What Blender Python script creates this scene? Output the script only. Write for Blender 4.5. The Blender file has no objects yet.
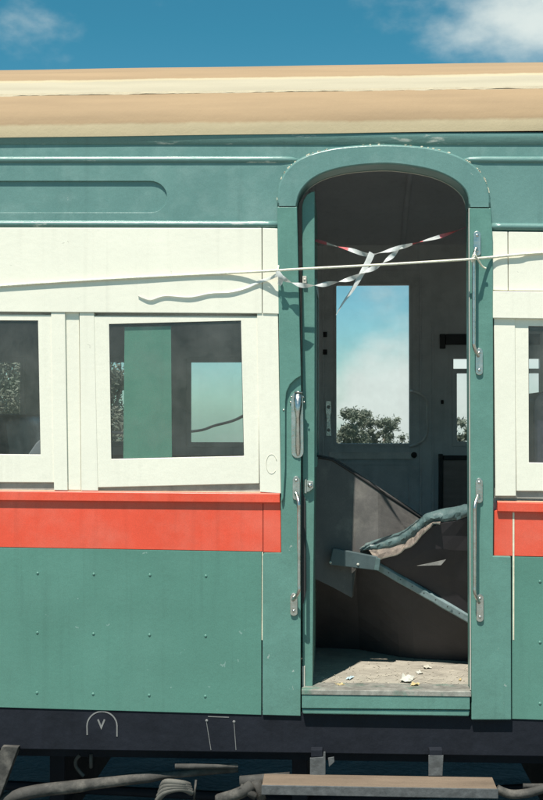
import bpy, bmesh, math, random
from mathutils import Vector, Matrix, noise
random.seed(7)
sc = bpy.context.scene
C = sc.collection
R = math.radians

# ---------------------------------------------------------------- camera
F = 1240.0                      # focal length in photo pixels (photo 543 x 800)
CAM = Vector((0.0, -4.6, 1.01))
YAW, PITCH = R(3.15), R(0.88)
cd = bpy.data.cameras.new('camera'); cam = bpy.data.objects.new('camera', cd); C.objects.link(cam)
cam.location = CAM; cam.rotation_euler = (R(90) + PITCH, 0, YAW)
cd.sensor_fit = 'HORIZONTAL'; cd.sensor_width = 24; cd.lens = 24 * F / 543
cd.clip_start = 0.05; cd.clip_end = 3000
sc.camera = cam
sc.render.resolution_x = 695; sc.render.resolution_y = 1024
RM = cam.rotation_euler.to_matrix()

# ---------------------------------------------------------------- light
AZ, EL = 20.0, 65.0
sdir = Vector((math.sin(R(AZ)) * math.cos(R(EL)), math.cos(R(AZ)) * math.cos(R(EL)), -math.sin(R(EL))))
sl = bpy.data.lights.new('sun', 'SUN'); sun = bpy.data.objects.new('sun', sl); C.objects.link(sun)
sl.energy = 4.9; sl.angle = R(0.5); sl.color = (1.0, 0.945, 0.86)
sun.rotation_euler = sdir.to_track_quat('-Z', 'Y').to_euler()
sun.location = (-3, -8, 12)
sc.view_settings.view_transform = 'Standard'; sc.view_settings.look = 'None'
sc.view_settings.gamma = 1; sc.view_settings.use_curve_mapping = False
sc.view_settings.exposure = 0.47

w = bpy.data.worlds.new('World'); sc.world = w; w.use_nodes = True
nt = w.node_tree; nt.nodes.clear()
def N(t, **k):
    n = nt.nodes.new(t)
    for a, b in k.items(): setattr(n, a, b)
    return n
sky = N('ShaderNodeTexSky', sky_type='NISHITA', sun_disc=False)
sky.sun_elevation = R(EL); sky.sun_rotation = R(180 + AZ); sky.air_density = 1.0; sky.dust_density = 0.4; sky.ozone_density = 2.0
tint = N('ShaderNodeMix', data_type='RGBA', blend_type='MULTIPLY'); tint.inputs[0].default_value = 1
tc = N('ShaderNodeTexCoord')
sp0 = N('ShaderNodeSeparateXYZ'); nt.links.new(tc.outputs['Generated'], sp0.inputs[0])
tr_ = N('ShaderNodeMapRange'); tr_.inputs[1].default_value = .06; tr_.inputs[2].default_value = .30; nt.links.new(sp0.outputs[2], tr_.inputs[0])
tcol = N('ShaderNodeMix', data_type='RGBA'); tcol.inputs[6].default_value = (.42, .70, .74, 1); tcol.inputs[7].default_value = (.20, .66, .63, 1)
nt.links.new(tr_.outputs[0], tcol.inputs[0]); nt.links.new(tcol.outputs[2], tint.inputs[7])
nz = N('ShaderNodeTexNoise'); nz.inputs['Scale'].default_value = 13; nz.inputs['Detail'].default_value = 7; nz.inputs['Roughness'].default_value = 0.55
mp = N('ShaderNodeMapping'); mp.inputs['Scale'].default_value = (1, 1, 1.7)
nt.links.new(tc.outputs['Generated'], mp.inputs[0]); nt.links.new(mp.outputs[0], nz.inputs['Vector'])
nz2 = N('ShaderNodeTexNoise'); nz2.inputs['Scale'].default_value = 3.2; nz2.inputs['Detail'].default_value = 4
nt.links.new(tc.outputs['Generated'], nz2.inputs['Vector'])
def raydir(px, py):
    return (RM @ Vector(((px - 271.5) / F, -(py - 400) / F, -1))).normalized()
last = None
for (px, py, rad, amp) in [(525, -5, 0.08, .95), (10, 5, 0.09, .20), (195, 5, .035, .36), (400, 415, 0.060, 1.7), (340, 395, .03, .8), (455, 400, .08, 1.1), (700, 380, .2, 1.2), (-300, 300, .22, 1.1)]:
    d = N('ShaderNodeVectorMath', operation='DISTANCE'); d.inputs[1].default_value = raydir(px, py)
    nt.links.new(tc.outputs['Generated'], d.inputs[0])
    m = N('ShaderNodeMapRange', interpolation_type='SMOOTHSTEP'); m.inputs[1].default_value = 0; m.inputs[2].default_value = rad * 1.6
    m.inputs[3].default_value = amp; m.inputs[4].default_value = 0
    nt.links.new(d.outputs['Value'], m.inputs[0])
    if last is None: last = m.outputs[0]
    else:
        mx = N('ShaderNodeMath', operation='MAXIMUM'); nt.links.new(last, mx.inputs[0]); nt.links.new(m.outputs[0], mx.inputs[1]); last = mx.outputs[0]
bg = N('ShaderNodeMapRange'); bg.inputs[1].default_value = .38; bg.inputs[2].default_value = .62; bg.inputs[3].default_value = 0; bg.inputs[4].default_value = .35
nt.links.new(nz2.outputs[0], bg.inputs[0])
# keep the random clouds behind the camera and overhead, leaving the seen sky to the placed ones
sep = N('ShaderNodeSeparateXYZ'); nt.links.new(tc.outputs['Generated'], sep.inputs[0])
bk = N('ShaderNodeMapRange'); bk.inputs[1].default_value = .8; bk.inputs[2].default_value = .4; bk.inputs[3].default_value = 0; bk.inputs[4].default_value = 1
nt.links.new(sep.outputs[1], bk.inputs[0])
bgm = N('ShaderNodeMath', operation='MULTIPLY'); nt.links.new(bg.outputs[0], bgm.inputs[0]); nt.links.new(bk.outputs[0], bgm.inputs[1])
mx = N('ShaderNodeMath', operation='MAXIMUM'); nt.links.new(last, mx.inputs[0]); nt.links.new(bgm.outputs[0], mx.inputs[1])
ad = N('ShaderNodeMath', operation='MULTIPLY_ADD'); nt.links.new(mx.outputs[0], ad.inputs[0]); ad.inputs[1].default_value = 1.0
nc = N('ShaderNodeMath', operation='SUBTRACT'); nt.links.new(nz.outputs[0], nc.inputs[0]); nc.inputs[1].default_value = 0.5
n2 = N('ShaderNodeMath', operation='MULTIPLY'); nt.links.new(nc.outputs[0], n2.inputs[0]); n2.inputs[1].default_value = 1.7
nt.links.new(n2.outputs[0], ad.inputs[2])
cm = N('ShaderNodeMapRange', interpolation_type='SMOOTHSTEP'); cm.inputs[1].default_value = .15; cm.inputs[2].default_value = 1.15; cm.inputs[3].default_value = 0; cm.inputs[4].default_value = .9
nt.links.new(ad.outputs[0], cm.inputs[0])
cl = N('ShaderNodeMix', data_type='RGBA'); nt.links.new(cm.outputs[0], cl.inputs[0])
nt.links.new(sky.outputs[0], tint.inputs[6]); nt.links.new(tint.outputs[2], cl.inputs[6]); cl.inputs[7].default_value = (5.6, 6.1, 5.8, 1)
bgn = N('ShaderNodeBackground'); bgn.inputs[1].default_value = 0.104
out = N('ShaderNodeOutputWorld'); nt.links.new(cl.outputs[2], bgn.inputs[0]); nt.links.new(bgn.outputs[0], out.inputs[0])

# ---------------------------------------------------------------- helpers
def at(px, py, Y=0.0):
    """world point on the vertical plane y = Y seen at photo pixel (px, py)"""
    d = RM @ Vector(((px - 271.5) / F, -(py - 400) / F, -1))
    t = (Y - CAM.y) / d.y
    return CAM + d * t

def hy(x, y0):                  # the carriage's long lines run very slightly downhill to the right
    return y0 + (y0 - 133) / 581 * 0.0222 * x

def wloc(o):
    v = Vector((0, 0, 0))
    while o is not None: v += o.location; o = o.parent
    return v

SPLIT = {'hanger', 'rivet', 'screw', 'batten', 'brake_rod', 'pipe', 'coupling', 'truss', 'dado_edge', 'blind_box', 'hose_coil', 'window_sill', 'safety_hook', 'seat_rail', 'hinge', 'clip', 'foot_plate'}
def obj(name, bm, m, parent=None, bevel=0, smooth=False, mats=None):
    bmesh.ops.recalc_face_normals(bm, faces=bm.faces)
    if name in SPLIT and parent is not None:
        left = set(bm.verts); isl = []
        while left:
            st = [left.pop()]; cur = set(st)
            while st:
                v = st.pop()
                for e in v.link_edges:
                    q = e.other_vert(v)
                    if q in left: left.discard(q); cur.add(q); st.append(q)
            isl.append(cur)
        if len(isl) > 1:
            bm.verts.index_update(); r_ = None
            for cur in isl:
                idx = {v.index for v in cur}; b2 = bm.copy(); b2.verts.ensure_lookup_table()
                bmesh.ops.delete(b2, geom=[v for v in b2.verts if v.index not in idx], context='VERTS')
                r_ = obj(name, b2, m, parent, bevel, smooth, mats)
            bm.free(); return r_
    me = bpy.data.meshes.new(name)
    if parent is not None: off = wloc(parent)
    else:
        xs = [v.co for v in bm.verts]
        off = Vector(((min(v.x for v in xs) + max(v.x for v in xs)) / 2, (min(v.y for v in xs) + max(v.y for v in xs)) / 2, min(v.z for v in xs)))
    bmesh.ops.translate(bm, verts=bm.verts, vec=-off)
    bm.to_mesh(me); bm.free()
    o = bpy.data.objects.new(name, me); C.objects.link(o)
    for mm in (mats or [m]): me.materials.append(mm)
    if parent is not None: o.parent = parent
    else: o.location = off
    if bevel:
        b = o.modifiers.new('bevel', 'BEVEL'); b.width = bevel; b.segments = 2; b.limit_method = 'ANGLE'; b.angle_limit = R(35)
    if smooth:
        for p in me.polygons: p.use_smooth = True
    return o

def tag(o, label=None, cat=None, group=None, kind=None):
    if label: o['label'] = label
    if cat: o['category'] = cat
    if group: o['group'] = group
    if kind: o['kind'] = kind
    return o

def empty(name, loc):
    o = bpy.data.objects.new(name, None); C.objects.link(o); o.location = loc; o.empty_display_size = .1
    return o

def pr(bm, pts, y0, y1, mi=0):
    """prism: pixel outline pts on plane y0, extruded straight back to y1"""
    P = [at(x, y, y0) for x, y in pts]
    a = [bm.verts.new(p) for p in P]
    b = [bm.verts.new((p.x, y1, p.z)) for p in P]
    fs = [bm.faces.new(a), bm.faces.new(list(reversed(b)))]
    n = len(P)
    for i in range(n):
        fs.append(bm.faces.new((a[(i + 1) % n], a[i], b[i], b[(i + 1) % n])))
    for f in fs: f.material_index = mi
    return bm

def prism(*args):
    bm = bmesh.new()
    for pts, y0, y1 in args: pr(bm, pts, y0, y1)
    return bm

def rect(x0, y0, x1, y1, sk=True):
    if sk: return [(x0, hy(x0, y0)), (x1, hy(x1, y0)), (x1, hy(x1, y1)), (x0, hy(x0, y1))]
    return [(x0, y0), (x1, y0), (x1, y1), (x0, y1)]

def box(bm, x0, x1, y0, y1, z0, z1, mi=0):
    v = [bm.verts.new(p) for p in [(x0,y0,z0),(x1,y0,z0),(x1,y1,z0),(x0,y1,z0),(x0,y0,z1),(x1,y0,z1),(x1,y1,z1),(x0,y1,z1)]]
    for q in ((0,1,2,3),(4,5,6,7),(0,1,5,4),(1,2,6,5),(2,3,7,6),(3,0,4,7)):
        f = bm.faces.new([v[i] for i in q]); f.material_index = mi
    return bm

def gridwall(bm, ext, holes, y0, y1):
    """upright wall ext=(x0,x1,z0,z1) with rectangular holes, between planes y0 and y1"""
    xs = sorted(set([ext[0], ext[1]] + [h[0] for h in holes] + [h[1] for h in holes]))
    zs = sorted(set([ext[2], ext[3]] + [h[2] for h in holes] + [h[3] for h in holes]))
    xs = [x for x in xs if ext[0] - 1e-6 <= x <= ext[1] + 1e-6]; zs = [z for z in zs if ext[2] - 1e-6 <= z <= ext[3] + 1e-6]
    def solid(i, j):
        if i < 0 or j < 0 or i >= len(xs) - 1 or j >= len(zs) - 1: return False
        cx, cz = (xs[i] + xs[i+1]) / 2, (zs[j] + zs[j+1]) / 2
        return not any(h[0] < cx < h[1] and h[2] < cz < h[3] for h in holes)
    vc = {}
    def V(i, j, k):
        if (i, j, k) not in vc: vc[(i, j, k)] = bm.verts.new((xs[i], (y0, y1)[k], zs[j]))
        return vc[(i, j, k)]
    for i in range(len(xs) - 1):
        for j in range(len(zs) - 1):
            if not solid(i, j): continue
            for k in (0, 1): bm.faces.new((V(i,j,k), V(i+1,j,k), V(i+1,j+1,k), V(i,j+1,k)))
            if not solid(i-1, j): bm.faces.new((V(i,j,0), V(i,j+1,0), V(i,j+1,1), V(i,j,1)))
            if not solid(i+1, j): bm.faces.new((V(i+1,j,0), V(i+1,j+1,0), V(i+1,j+1,1), V(i+1,j,1)))
            if not solid(i, j-1): bm.faces.new((V(i,j,0), V(i+1,j,0), V(i+1,j,1), V(i,j,1)))
            if not solid(i, j+1): bm.faces.new((V(i,j+1,0), V(i+1,j+1,0), V(i+1,j+1,1), V(i,j+1,1)))
    return bm

def tube(bm, pts, r, seg=10, mi=0, cap=True):
    """smooth tube through world points; r is one radius or one per point"""
    pts = [Vector(p) for p in pts]; n = len(pts)
    rs = r if isinstance(r, (list, tuple)) else [r] * n
    rings = []; up = Vector((0.13, 0.2, 1)).normalized()
    for i, p in enumerate(pts):
        t = (pts[min(i+1, n-1)] - pts[max(i-1, 0)]).normalized()
        if abs(t.dot(up)) > .95: up = Vector((1, .1, 0)).normalized()
        u = (up - t * t.dot(up)).normalized(); up = u; v = t.cross(u)
        rings.append([bm.verts.new(p + (u * math.cos(2*math.pi*k/seg) + v * math.sin(2*math.pi*k/seg)) * rs[i]) for k in range(seg)])
    for i in range(n - 1):
        for k in range(seg):
            f = bm.faces.new((rings[i][k], rings[i][(k+1)%seg], rings[i+1][(k+1)%seg], rings[i+1][k])); f.material_index = mi; f.smooth = True
    if cap:
        bm.faces.new(rings[0]); bm.faces.new(rings[-1])
    return bm

def spline(pts, n=6):
    pts = [Vector(p) for p in pts]; out = []
    for i in range(len(pts) - 1):
        p0 = pts[max(i-1,0)]; p1 = pts[i]; p2 = pts[i+1]; p3 = pts[min(i+2, len(pts)-1)]
        for k in range(n):
            t = k / n
            out.append(0.5 * ((2*p1) + (p2-p0)*t + (2*p0-5*p1+4*p2-p3)*t*t + (3*p1-p0-3*p2+p3)*t**3))
    out.append(pts[-1]); return out

def sweep_x(bm, xa, ya, xb, yb, prof, taper0=None, taper1=None, n=14):
    """moulding swept along the side; prof = [(out, up)] in metres about the pixel line a-b"""
    A, B = at(xa, ya), at(xb, yb); L = B - A; rings = []
    for i in range(n + 1):
        t = i / n; s = 1.0
        if taper0: s = min(s, max(.05, t * L.length / taper0))
        if taper1: s = min(s, max(.05, (1 - t) * L.length / taper1))
        p = A + L * t
        rings.append([bm.verts.new((p.x, -o * s, p.z + u * s)) for o, u in prof])
    m = len(prof)
    for i in range(n):
        for k in range(m):
            f = bm.faces.new((rings[i][k], rings[i][(k+1)%m], rings[i+1][(k+1)%m], rings[i+1][k])); f.smooth = True
    bm.faces.new(rings[0]); bm.faces.new(rings[-1])
    return bm

def halfround(out, h, back=.004, n=9):
    return [(-back, -h/2)] + [(out * math.cos(a), h/2 * math.sin(a)) for a in [(-90 + 180*i/(n-1)) * math.pi/180 for i in range(n)]] + [(-back, h/2)]

def dome(bm, c, r, flat=.5, seg=10, mi=0):
    """small rivet or screw head facing the camera side (-y)"""
    c = Vector(c); prev = None
    for j in range(4):
        a = j / 3 * math.pi / 2
        ring = [bm.verts.new(c + Vector((r*math.cos(a)*math.cos(2*math.pi*k/seg), -r*flat*math.sin(a), r*math.cos(a)*math.sin(2*math.pi*k/seg)))) for k in range(seg)] if j < 3 else [bm.verts.new(c + Vector((0, -r*flat, 0)))]
        if prev:
            for k in range(seg):
                if len(ring) == 1: f = bm.faces.new((prev[k], prev[(k+1)%seg], ring[0]))
                else: f = bm.faces.new((prev[k], prev[(k+1)%seg], ring[(k+1)%seg], ring[k]))
                f.smooth = True; f.material_index = mi
        prev = ring

# ---------------------------------------------------------------- materials
def mat(name, col, rough=.5, metal=0, var=.08, vscale=6, bump=.0, bscale=30, col2=None, mscale=3, mthr=(.5, .7), coat=0, spec=.5, wave=0, stretch=(1,1,1), streak=.12, chips=None, speck=.10):
    m = bpy.data.materials.new(name); m.use_nodes = True; t = m.node_tree; b = t.nodes['Principled BSDF']
    b.inputs['Roughness'].default_value = rough; b.inputs['Metallic'].default_value = metal
    b.inputs['Coat Weight'].default_value = coat; b.inputs['Coat Roughness'].default_value = .12
    b.inputs['Specular IOR Level'].default_value = spec
    c = t.nodes.new('ShaderNodeTexCoord'); mpp = t.nodes.new('ShaderNodeMapping'); mpp.inputs['Scale'].default_value = stretch
    t.links.new(c.outputs['Object'], mpp.inputs[0]); V = mpp.outputs[0]
    n = t.nodes.new('ShaderNodeTexNoise'); n.inputs['Scale'].default_value = vscale; n.inputs['Detail'].default_value = 8; n.inputs['Roughness'].default_value = .62
    t.links.new(V, n.inputs['Vector'])
    r = t.nodes.new('ShaderNodeMapRange'); r.inputs[1].default_value = .3; r.inputs[2].default_value = .7; r.inputs[3].default_value = 1 - var; r.inputs[4].default_value = 1 + var
    t.links.new(n.outputs[0], r.inputs[0])
    base = t.nodes.new('ShaderNodeRGB'); base.outputs[0].default_value = (*col, 1); src = base.outputs[0]
    if col2:
        n3 = t.nodes.new('ShaderNodeTexNoise'); n3.inputs['Scale'].default_value = mscale; n3.inputs['Detail'].default_value = 10; n3.inputs['Roughness'].default_value = .65
        t.links.new(V, n3.inputs['Vector'])
        r3 = t.nodes.new('ShaderNodeMapRange'); r3.inputs[1].default_value = mthr[0]; r3.inputs[2].default_value = mthr[1]
        t.links.new(n3.outputs[0], r3.inputs[0])
        x3 = t.nodes.new('ShaderNodeMix'); x3.data_type = 'RGBA'; x3.inputs[7].default_value = (*col2, 1)
        t.links.new(r3.outputs[0], x3.inputs[0]); t.links.new(src, x3.inputs[6]); src = x3.outputs[2]
    x = t.nodes.new('ShaderNodeVectorMath'); x.operation = 'SCALE'
    if chips:
        cv = t.nodes.new('ShaderNodeTexVoronoi'); cv.inputs['Scale'].default_value = 16; cv.inputs['Randomness'].default_value = 1
        cn = t.nodes.new('ShaderNodeTexNoise'); cn.inputs['Scale'].default_value = 45; cn.inputs['Detail'].default_value = 3
        t.links.new(c.outputs['Object'], cn.inputs['Vector'])
        ca = t.nodes.new('ShaderNodeMix'); ca.data_type = 'RGBA'; ca.blend_type = 'LINEAR_LIGHT'; ca.inputs[0].default_value = .03
        t.links.new(c.outputs['Object'], ca.inputs[6]); t.links.new(cn.outputs[1], ca.inputs[7]); t.links.new(ca.outputs[2], cv.inputs['Vector'])
        cw = t.nodes.new('ShaderNodeTexNoise'); cw.inputs['Scale'].default_value = 3.1; t.links.new(c.outputs['Object'], cw.inputs['Vector'])
        cr_ = t.nodes.new('ShaderNodeMapRange'); cr_.inputs[1].default_value = .42; cr_.inputs[2].default_value = .7; cr_.inputs[3].default_value = 0; cr_.inputs[4].default_value = .095; t.links.new(cw.outputs[0], cr_.inputs[0])
        cl_ = t.nodes.new('ShaderNodeMath'); cl_.operation = 'LESS_THAN'; t.links.new(cv.outputs['Distance'], cl_.inputs[0]); t.links.new(cr_.outputs[0], cl_.inputs[1])
        cx = t.nodes.new('ShaderNodeMix'); cx.data_type = 'RGBA'; cx.inputs[7].default_value = (*chips, 1); t.links.new(cl_.outputs[0], cx.inputs[0]); t.links.new(src, cx.inputs[6]); src = cx.outputs[2]
    hf = t.nodes.new('ShaderNodeTexNoise'); hf.inputs['Scale'].default_value = 330; hf.inputs['Detail'].default_value = 3; t.links.new(c.outputs['Object'], hf.inputs['Vector'])
    hr = t.nodes.new('ShaderNodeMapRange'); hr.inputs[1].default_value = .3; hr.inputs[2].default_value = .7; hr.inputs[3].default_value = 1 - speck; hr.inputs[4].default_value = 1 + speck; t.links.new(hf.outputs[0], hr.inputs[0])
    sk = t.nodes.new('ShaderNodeMapping'); sk.inputs['Scale'].default_value = (34, 34, 1.6); t.links.new(c.outputs['Object'], sk.inputs[0])
    sn = t.nodes.new('ShaderNodeTexNoise'); sn.inputs['Scale'].default_value = 1; sn.inputs['Detail'].default_value = 5; t.links.new(sk.outputs[0], sn.inputs['Vector'])
    sr = t.nodes.new('ShaderNodeMapRange'); sr.inputs[1].default_value = .55; sr.inputs[2].default_value = .8; sr.inputs[3].default_value = 1; sr.inputs[4].default_value = 1 - streak; t.links.new(sn.outputs[0], sr.inputs[0])
    m1 = t.nodes.new('ShaderNodeMath'); m1.operation = 'MULTIPLY'; t.links.new(hr.outputs[0], m1.inputs[0]); t.links.new(sr.outputs[0], m1.inputs[1])
    m2 = t.nodes.new('ShaderNodeMath'); m2.operation = 'MULTIPLY'; t.links.new(m1.outputs[0], m2.inputs[0]); t.links.new(r.outputs[0], m2.inputs[1])
    t.links.new(src, x.inputs[0]); t.links.new(m2.outputs[0], x.inputs['Scale']); t.links.new(x.outputs[0], b.inputs['Base Color'])
    rr = t.nodes.new('ShaderNodeMapRange'); rr.inputs[1].default_value = .3; rr.inputs[2].default_value = .7
    rr.inputs[3].default_value = max(.03, rough - .08); rr.inputs[4].default_value = min(1, rough + .1)
    t.links.new(n.outputs[0], rr.inputs[0]); t.links.new(rr.outputs[0], b.inputs['Roughness'])
    nrm = None
    if wave:
        nw = t.nodes.new('ShaderNodeTexNoise'); nw.inputs['Scale'].default_value = 2.3; nw.inputs['Detail'].default_value = 1
        t.links.new(V, nw.inputs['Vector'])
        bw = t.nodes.new('ShaderNodeBump'); bw.inputs['Strength'].default_value = 1; bw.inputs['Distance'].default_value = wave
        t.links.new(nw.outputs[0], bw.inputs['Height']); nrm = bw.outputs[0]; t.links.new(nrm, b.inputs['Normal'])
    if bump:
        nb = t.nodes.new('ShaderNodeTexNoise'); nb.inputs['Scale'].default_value = bscale; nb.inputs['Detail'].default_value = 6
        t.links.new(V, nb.inputs['Vector'])
        bb = t.nodes.new('ShaderNodeBump'); bb.inputs['Strength'].default_value = 1; bb.inputs['Distance'].default_value = bump
        t.links.new(nb.outputs[0], bb.inputs['Height'])
        if nrm: t.links.new(nrm, bb.inputs['Normal'])
        t.links.new(bb.outputs[0], b.inputs['Normal'])
    return m

M = {}
M['green'] = mat('green_enamel', (.092, .228, .182), .34, var=.07, vscale=3.5, bump=.0006, bscale=60, wave=.006, col2=(.108, .245, .20), mscale=2.2, mthr=(.45, .8), chips=(.19, .32, .28))
M['green_worn'] = mat('green_enamel_worn', (.108, .238, .199), .36, var=.1, vscale=9, bump=.0009, bscale=45, wave=.004, col2=(.36, .42, .36), mscale=24, mthr=(.70, .76), chips=(.30, .38, .34))
M['green_sky_faded'] = mat('green_enamel_sky_faded', (.130, .248, .226), .32, var=.08, vscale=5, bump=.0008, bscale=55, wave=.004, col2=(.20, .32, .295), mscale=7, mthr=(.5, .8), chips=(.34, .42, .38))  # faded upper paint, with the sky's pale reflection put into the colour
M['green_flaked_glint'] = mat('green_enamel_flaked_glint', (.130, .248, .226), .3, var=.08, vscale=5, bump=.001, bscale=55, col2=(.50, .54, .48), mscale=16, mthr=(.60, .66), stretch=(.35, 1, 1.6))  # flaked paint; its pale flecks also paint in the mouldings' highlights
M['green_dull'] = mat('green_enamel_dusty', (.085, .135, .135), .4, var=.25, vscale=16, bump=.0025, bscale=35, col2=(.26, .28, .25), mscale=14, mthr=(.56, .72))
M['cream'] = mat('cream_enamel', (.81, .785, .665), .42, var=.03, vscale=4, bump=.0006, bscale=50, wave=.003, col2=(.72, .71, .60), mscale=9, mthr=(.62, .8), chips=(.66, .64, .54), speck=.045, streak=.07)
M['red'] = mat('red_enamel', (.74, .085, .042), .40, var=.06, vscale=4, bump=.0005, bscale=50, wave=.003, col2=(.72, .14, .09), mscale=5, mthr=(.45, .75), chips=(.62, .14, .09))
M['tan'] = mat('roof_tan', (.56, .37, .20), .75, bump=.002)
M['chrome'] = mat('worn_chrome', (.62, .60, .56), .30, metal=1, var=.15, vscale=40, bump=.0006, bscale=90, col2=(.40, .37, .33), mscale=60, mthr=(.6, .75))
M['interior'] = mat('interior_grey_green', (.74, .75, .75), .5, var=.12, vscale=5, bump=.0006, col2=(.60, .61, .61), mscale=6)
M['interior_pale'] = mat('interior_rail_paint', (.80, .79, .76), .4, var=.15, vscale=8)
M['ceiling'] = mat('interior_ceiling', (.72, .73, .76), .6, var=.1, vscale=3)
M['brown'] = mat('brown_panelling', (.34, .26, .23), .5, var=.15, vscale=6, stretch=(1, 1, 6))
M['floor'] = mat('dusty_lino', (.33, .305, .25), .8, var=.2, vscale=14, bump=.002, bscale=30, col2=(.24, .215, .18), mscale=9, mthr=(.48, .8))
M['board'] = mat('scuffed_board', (.098, .093, .088), .6, var=.25, vscale=7, bump=.001, bscale=20, col2=(.19, .18, .16), mscale=9, mthr=(.5, .8), stretch=(1, 1, 1))
M['dark'] = mat('underframe_black', (.014, .0165, .023), .75, spec=.15, var=.25, vscale=9, bump=.002, bscale=40)
M['dusty'] = mat('dusty_iron', (.065, .063, .058), .8, spec=.2, var=.3, vscale=18, bump=.003, bscale=40, col2=(.13, .12, .105), mscale=9)
M['step'] = mat('weathered_timber', (.16, .118, .083), .8, var=.25, vscale=12, bump=.004, bscale=25, stretch=(.2, 1, 1))
M['stepiron'] = mat('step_iron', (.085, .09, .092), .6, var=.35, vscale=30, bump=.003, bscale=40)
M['mark'] = mat('white_marking', (.20, .20, .195), .7, var=.2, vscale=40)
M['mark_dim'] = mat('grey_marking', (.16, .165, .16), .7, var=.2, vscale=40)
M['filler'] = mat('cracked_filler', (.72, .68, .52), .8, var=.2, vscale=40)
M['rope'] = mat('white_rope', (.80, .77, .62), .8, var=.1, vscale=90, bump=.002, bscale=200)
M['tape'] = mat('white_tape', (.62, .64, .62), .35, var=.15, vscale=25, bump=.001)
M['redtape'] = mat('red_tape', (.55, .14, .15), .35, var=.15, vscale=25)
M['paper'] = mat('paper', (.50, .50, .44), .8, var=.1)
M['paper_blue'] = mat('paper_blue', (.50, .62, .66), .8, var=.1)
M['paper_yellow'] = mat('paper_yellow', (.50, .40, .20), .8, var=.1)
M['seat'] = mat('seat_vinyl', (.03, .035, .055), .4, var=.15)
M['rubber'] = mat('seal_rubber', (.03, .03, .03), .6)  # shared dark material, also used to paint the shadow sliver by the leaf
M['trim'] = mat('pale_trim', (.55, .52, .46), .35, var=.1)
M['splinter'] = mat('splintered_timber', (.19, .155, .13), .8, var=.45, vscale=25, bump=.003, bscale=60, col2=(.30, .25, .19), mscale=26, mthr=(.55, .7))
M['hose'] = mat('canvas_hose', (.12, .115, .10), .8, var=.2, vscale=30)
M['foliage'] = mat('gum_foliage', (.115, .14, .10), .6, var=.35, vscale=1.5, col2=(.17, .19, .145), mscale=1.0, mthr=(.45, .6))
M['bark'] = mat('gum_bark', (.25, .21, .17), .9, var=.3, vscale=3)
M['ground'] = mat('dry_ground', (.24, .23, .21), .95, var=.3, vscale=.8, bump=.01, bscale=6, col2=(.17, .17, .12), mscale=.25, mthr=(.45, .6))
M['wire'] = mat('black_wire', (.02, .02, .02), .6)

def two_side(m, t=.25):            # leaves and tape let a little light through
    b = m.node_tree.nodes['Principled BSDF']; b.inputs['Transmission Weight'].default_value = 0
    nt_ = m.node_tree; tr = nt_.nodes.new('ShaderNodeBsdfTranslucent'); mxs = nt_.nodes.new('ShaderNodeMixShader'); mxs.inputs[0].default_value = t
    src = b.inputs['Base Color'].links[0].from_socket; nt_.links.new(src, tr.inputs[0])
    o = [n for n in nt_.nodes if n.type == 'OUTPUT_MATERIAL'][0]
    nt_.links.new(b.outputs[0], mxs.inputs[1]); nt_.links.new(tr.outputs[0], mxs.inputs[2]); nt_.links.new(mxs.outputs[0], o.inputs[0])
two_side(M['foliage'], .3); two_side(M['tape'], .25)

def glass(name, dust, tintc=(.95, .96, .965)):
    m = bpy.data.materials.new(name); m.use_nodes = True; t = m.node_tree; t.nodes.clear()
    tr = t.nodes.new('ShaderNodeBsdfTransparent'); tr.inputs[0].default_value = (*tintc, 1)
    gl = t.nodes.new('ShaderNodeBsdfGlossy'); gl.inputs['Roughness'].default_value = .03
    df = t.nodes.new('ShaderNodeBsdfDiffuse'); df.inputs[0].default_value = (.45, .45, .42, 1)
    fr = t.nodes.new('ShaderNodeFresnel'); fr.inputs[0].default_value = 1.5
    c = t.nodes.new('ShaderNodeTexCoord'); n = t.nodes.new('ShaderNodeTexNoise'); n.inputs['Scale'].default_value = 7; n.inputs['Detail'].default_value = 9
    n.inputs['Roughness'].default_value = .7
    t.links.new(c.outputs['Object'], n.inputs['Vector'])
    r = t.nodes.new('ShaderNodeMapRange'); r.inputs[1].default_value = .35; r.inputs[2].default_value = .8; r.inputs[3].default_value = dust * .4; r.inputs[4].default_value = dust * 2.2
    t.links.new(n.outputs[0], r.inputs[0])
    a = t.nodes.new('ShaderNodeMixShader'); b = t.nodes.new('ShaderNodeMixShader'); o = t.nodes.new('ShaderNodeOutputMaterial')
    t.links.new(r.outputs[0], a.inputs[0]); t.links.new(tr.outputs[0], a.inputs[1]); t.links.new(df.outputs[0], a.inputs[2])
    t.links.new(fr.outputs[0], b.inputs[0]); t.links.new(a.outputs[0], b.inputs[1]); t.links.new(gl.outputs[0], b.inputs[2]); t.links.new(b.outputs[0], o.inputs[0])
    return m
M['glass'] = glass('dusty_glass', .08); M['glass_far'] = glass('far_glass', .08)

# ---------------------------------------------------------------- setting
def ground_z(y):
    g = -1.12
    if y > 7: g -= 5.6 * min(1, (y - 7) / 15) ** 1.3
    if y > 22: g -= (y - 22) * .034
    return g
bm = bmesh.new()
ys = [-60, -20, -8, -4, -2, 0, 1.4, 3, 5, 7, 9, 11, 14, 18, 22, 30, 45, 80, 200, 600, 1500]; xs = [-1500, -400, -120, -50, -25, -12, -6, -3, 0, 3, 6, 12, 25, 50, 120, 400, 1500]
g = [[bm.verts.new((x, y, ground_z(y) + (noise.noise(Vector((x*.3, y*.3, 0))) * .12 if abs(x) < 60 and abs(y) < 60 else 0))) for x in xs] for y in ys]
for j in range(len(ys) - 1):
    for i in range(len(xs) - 1): bm.faces.new((g[j][i], g[j][i+1], g[j+1][i+1], g[j+1][i]))
tag(obj('ground', bm, M['ground'], smooth=True), kind='structure')

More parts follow.
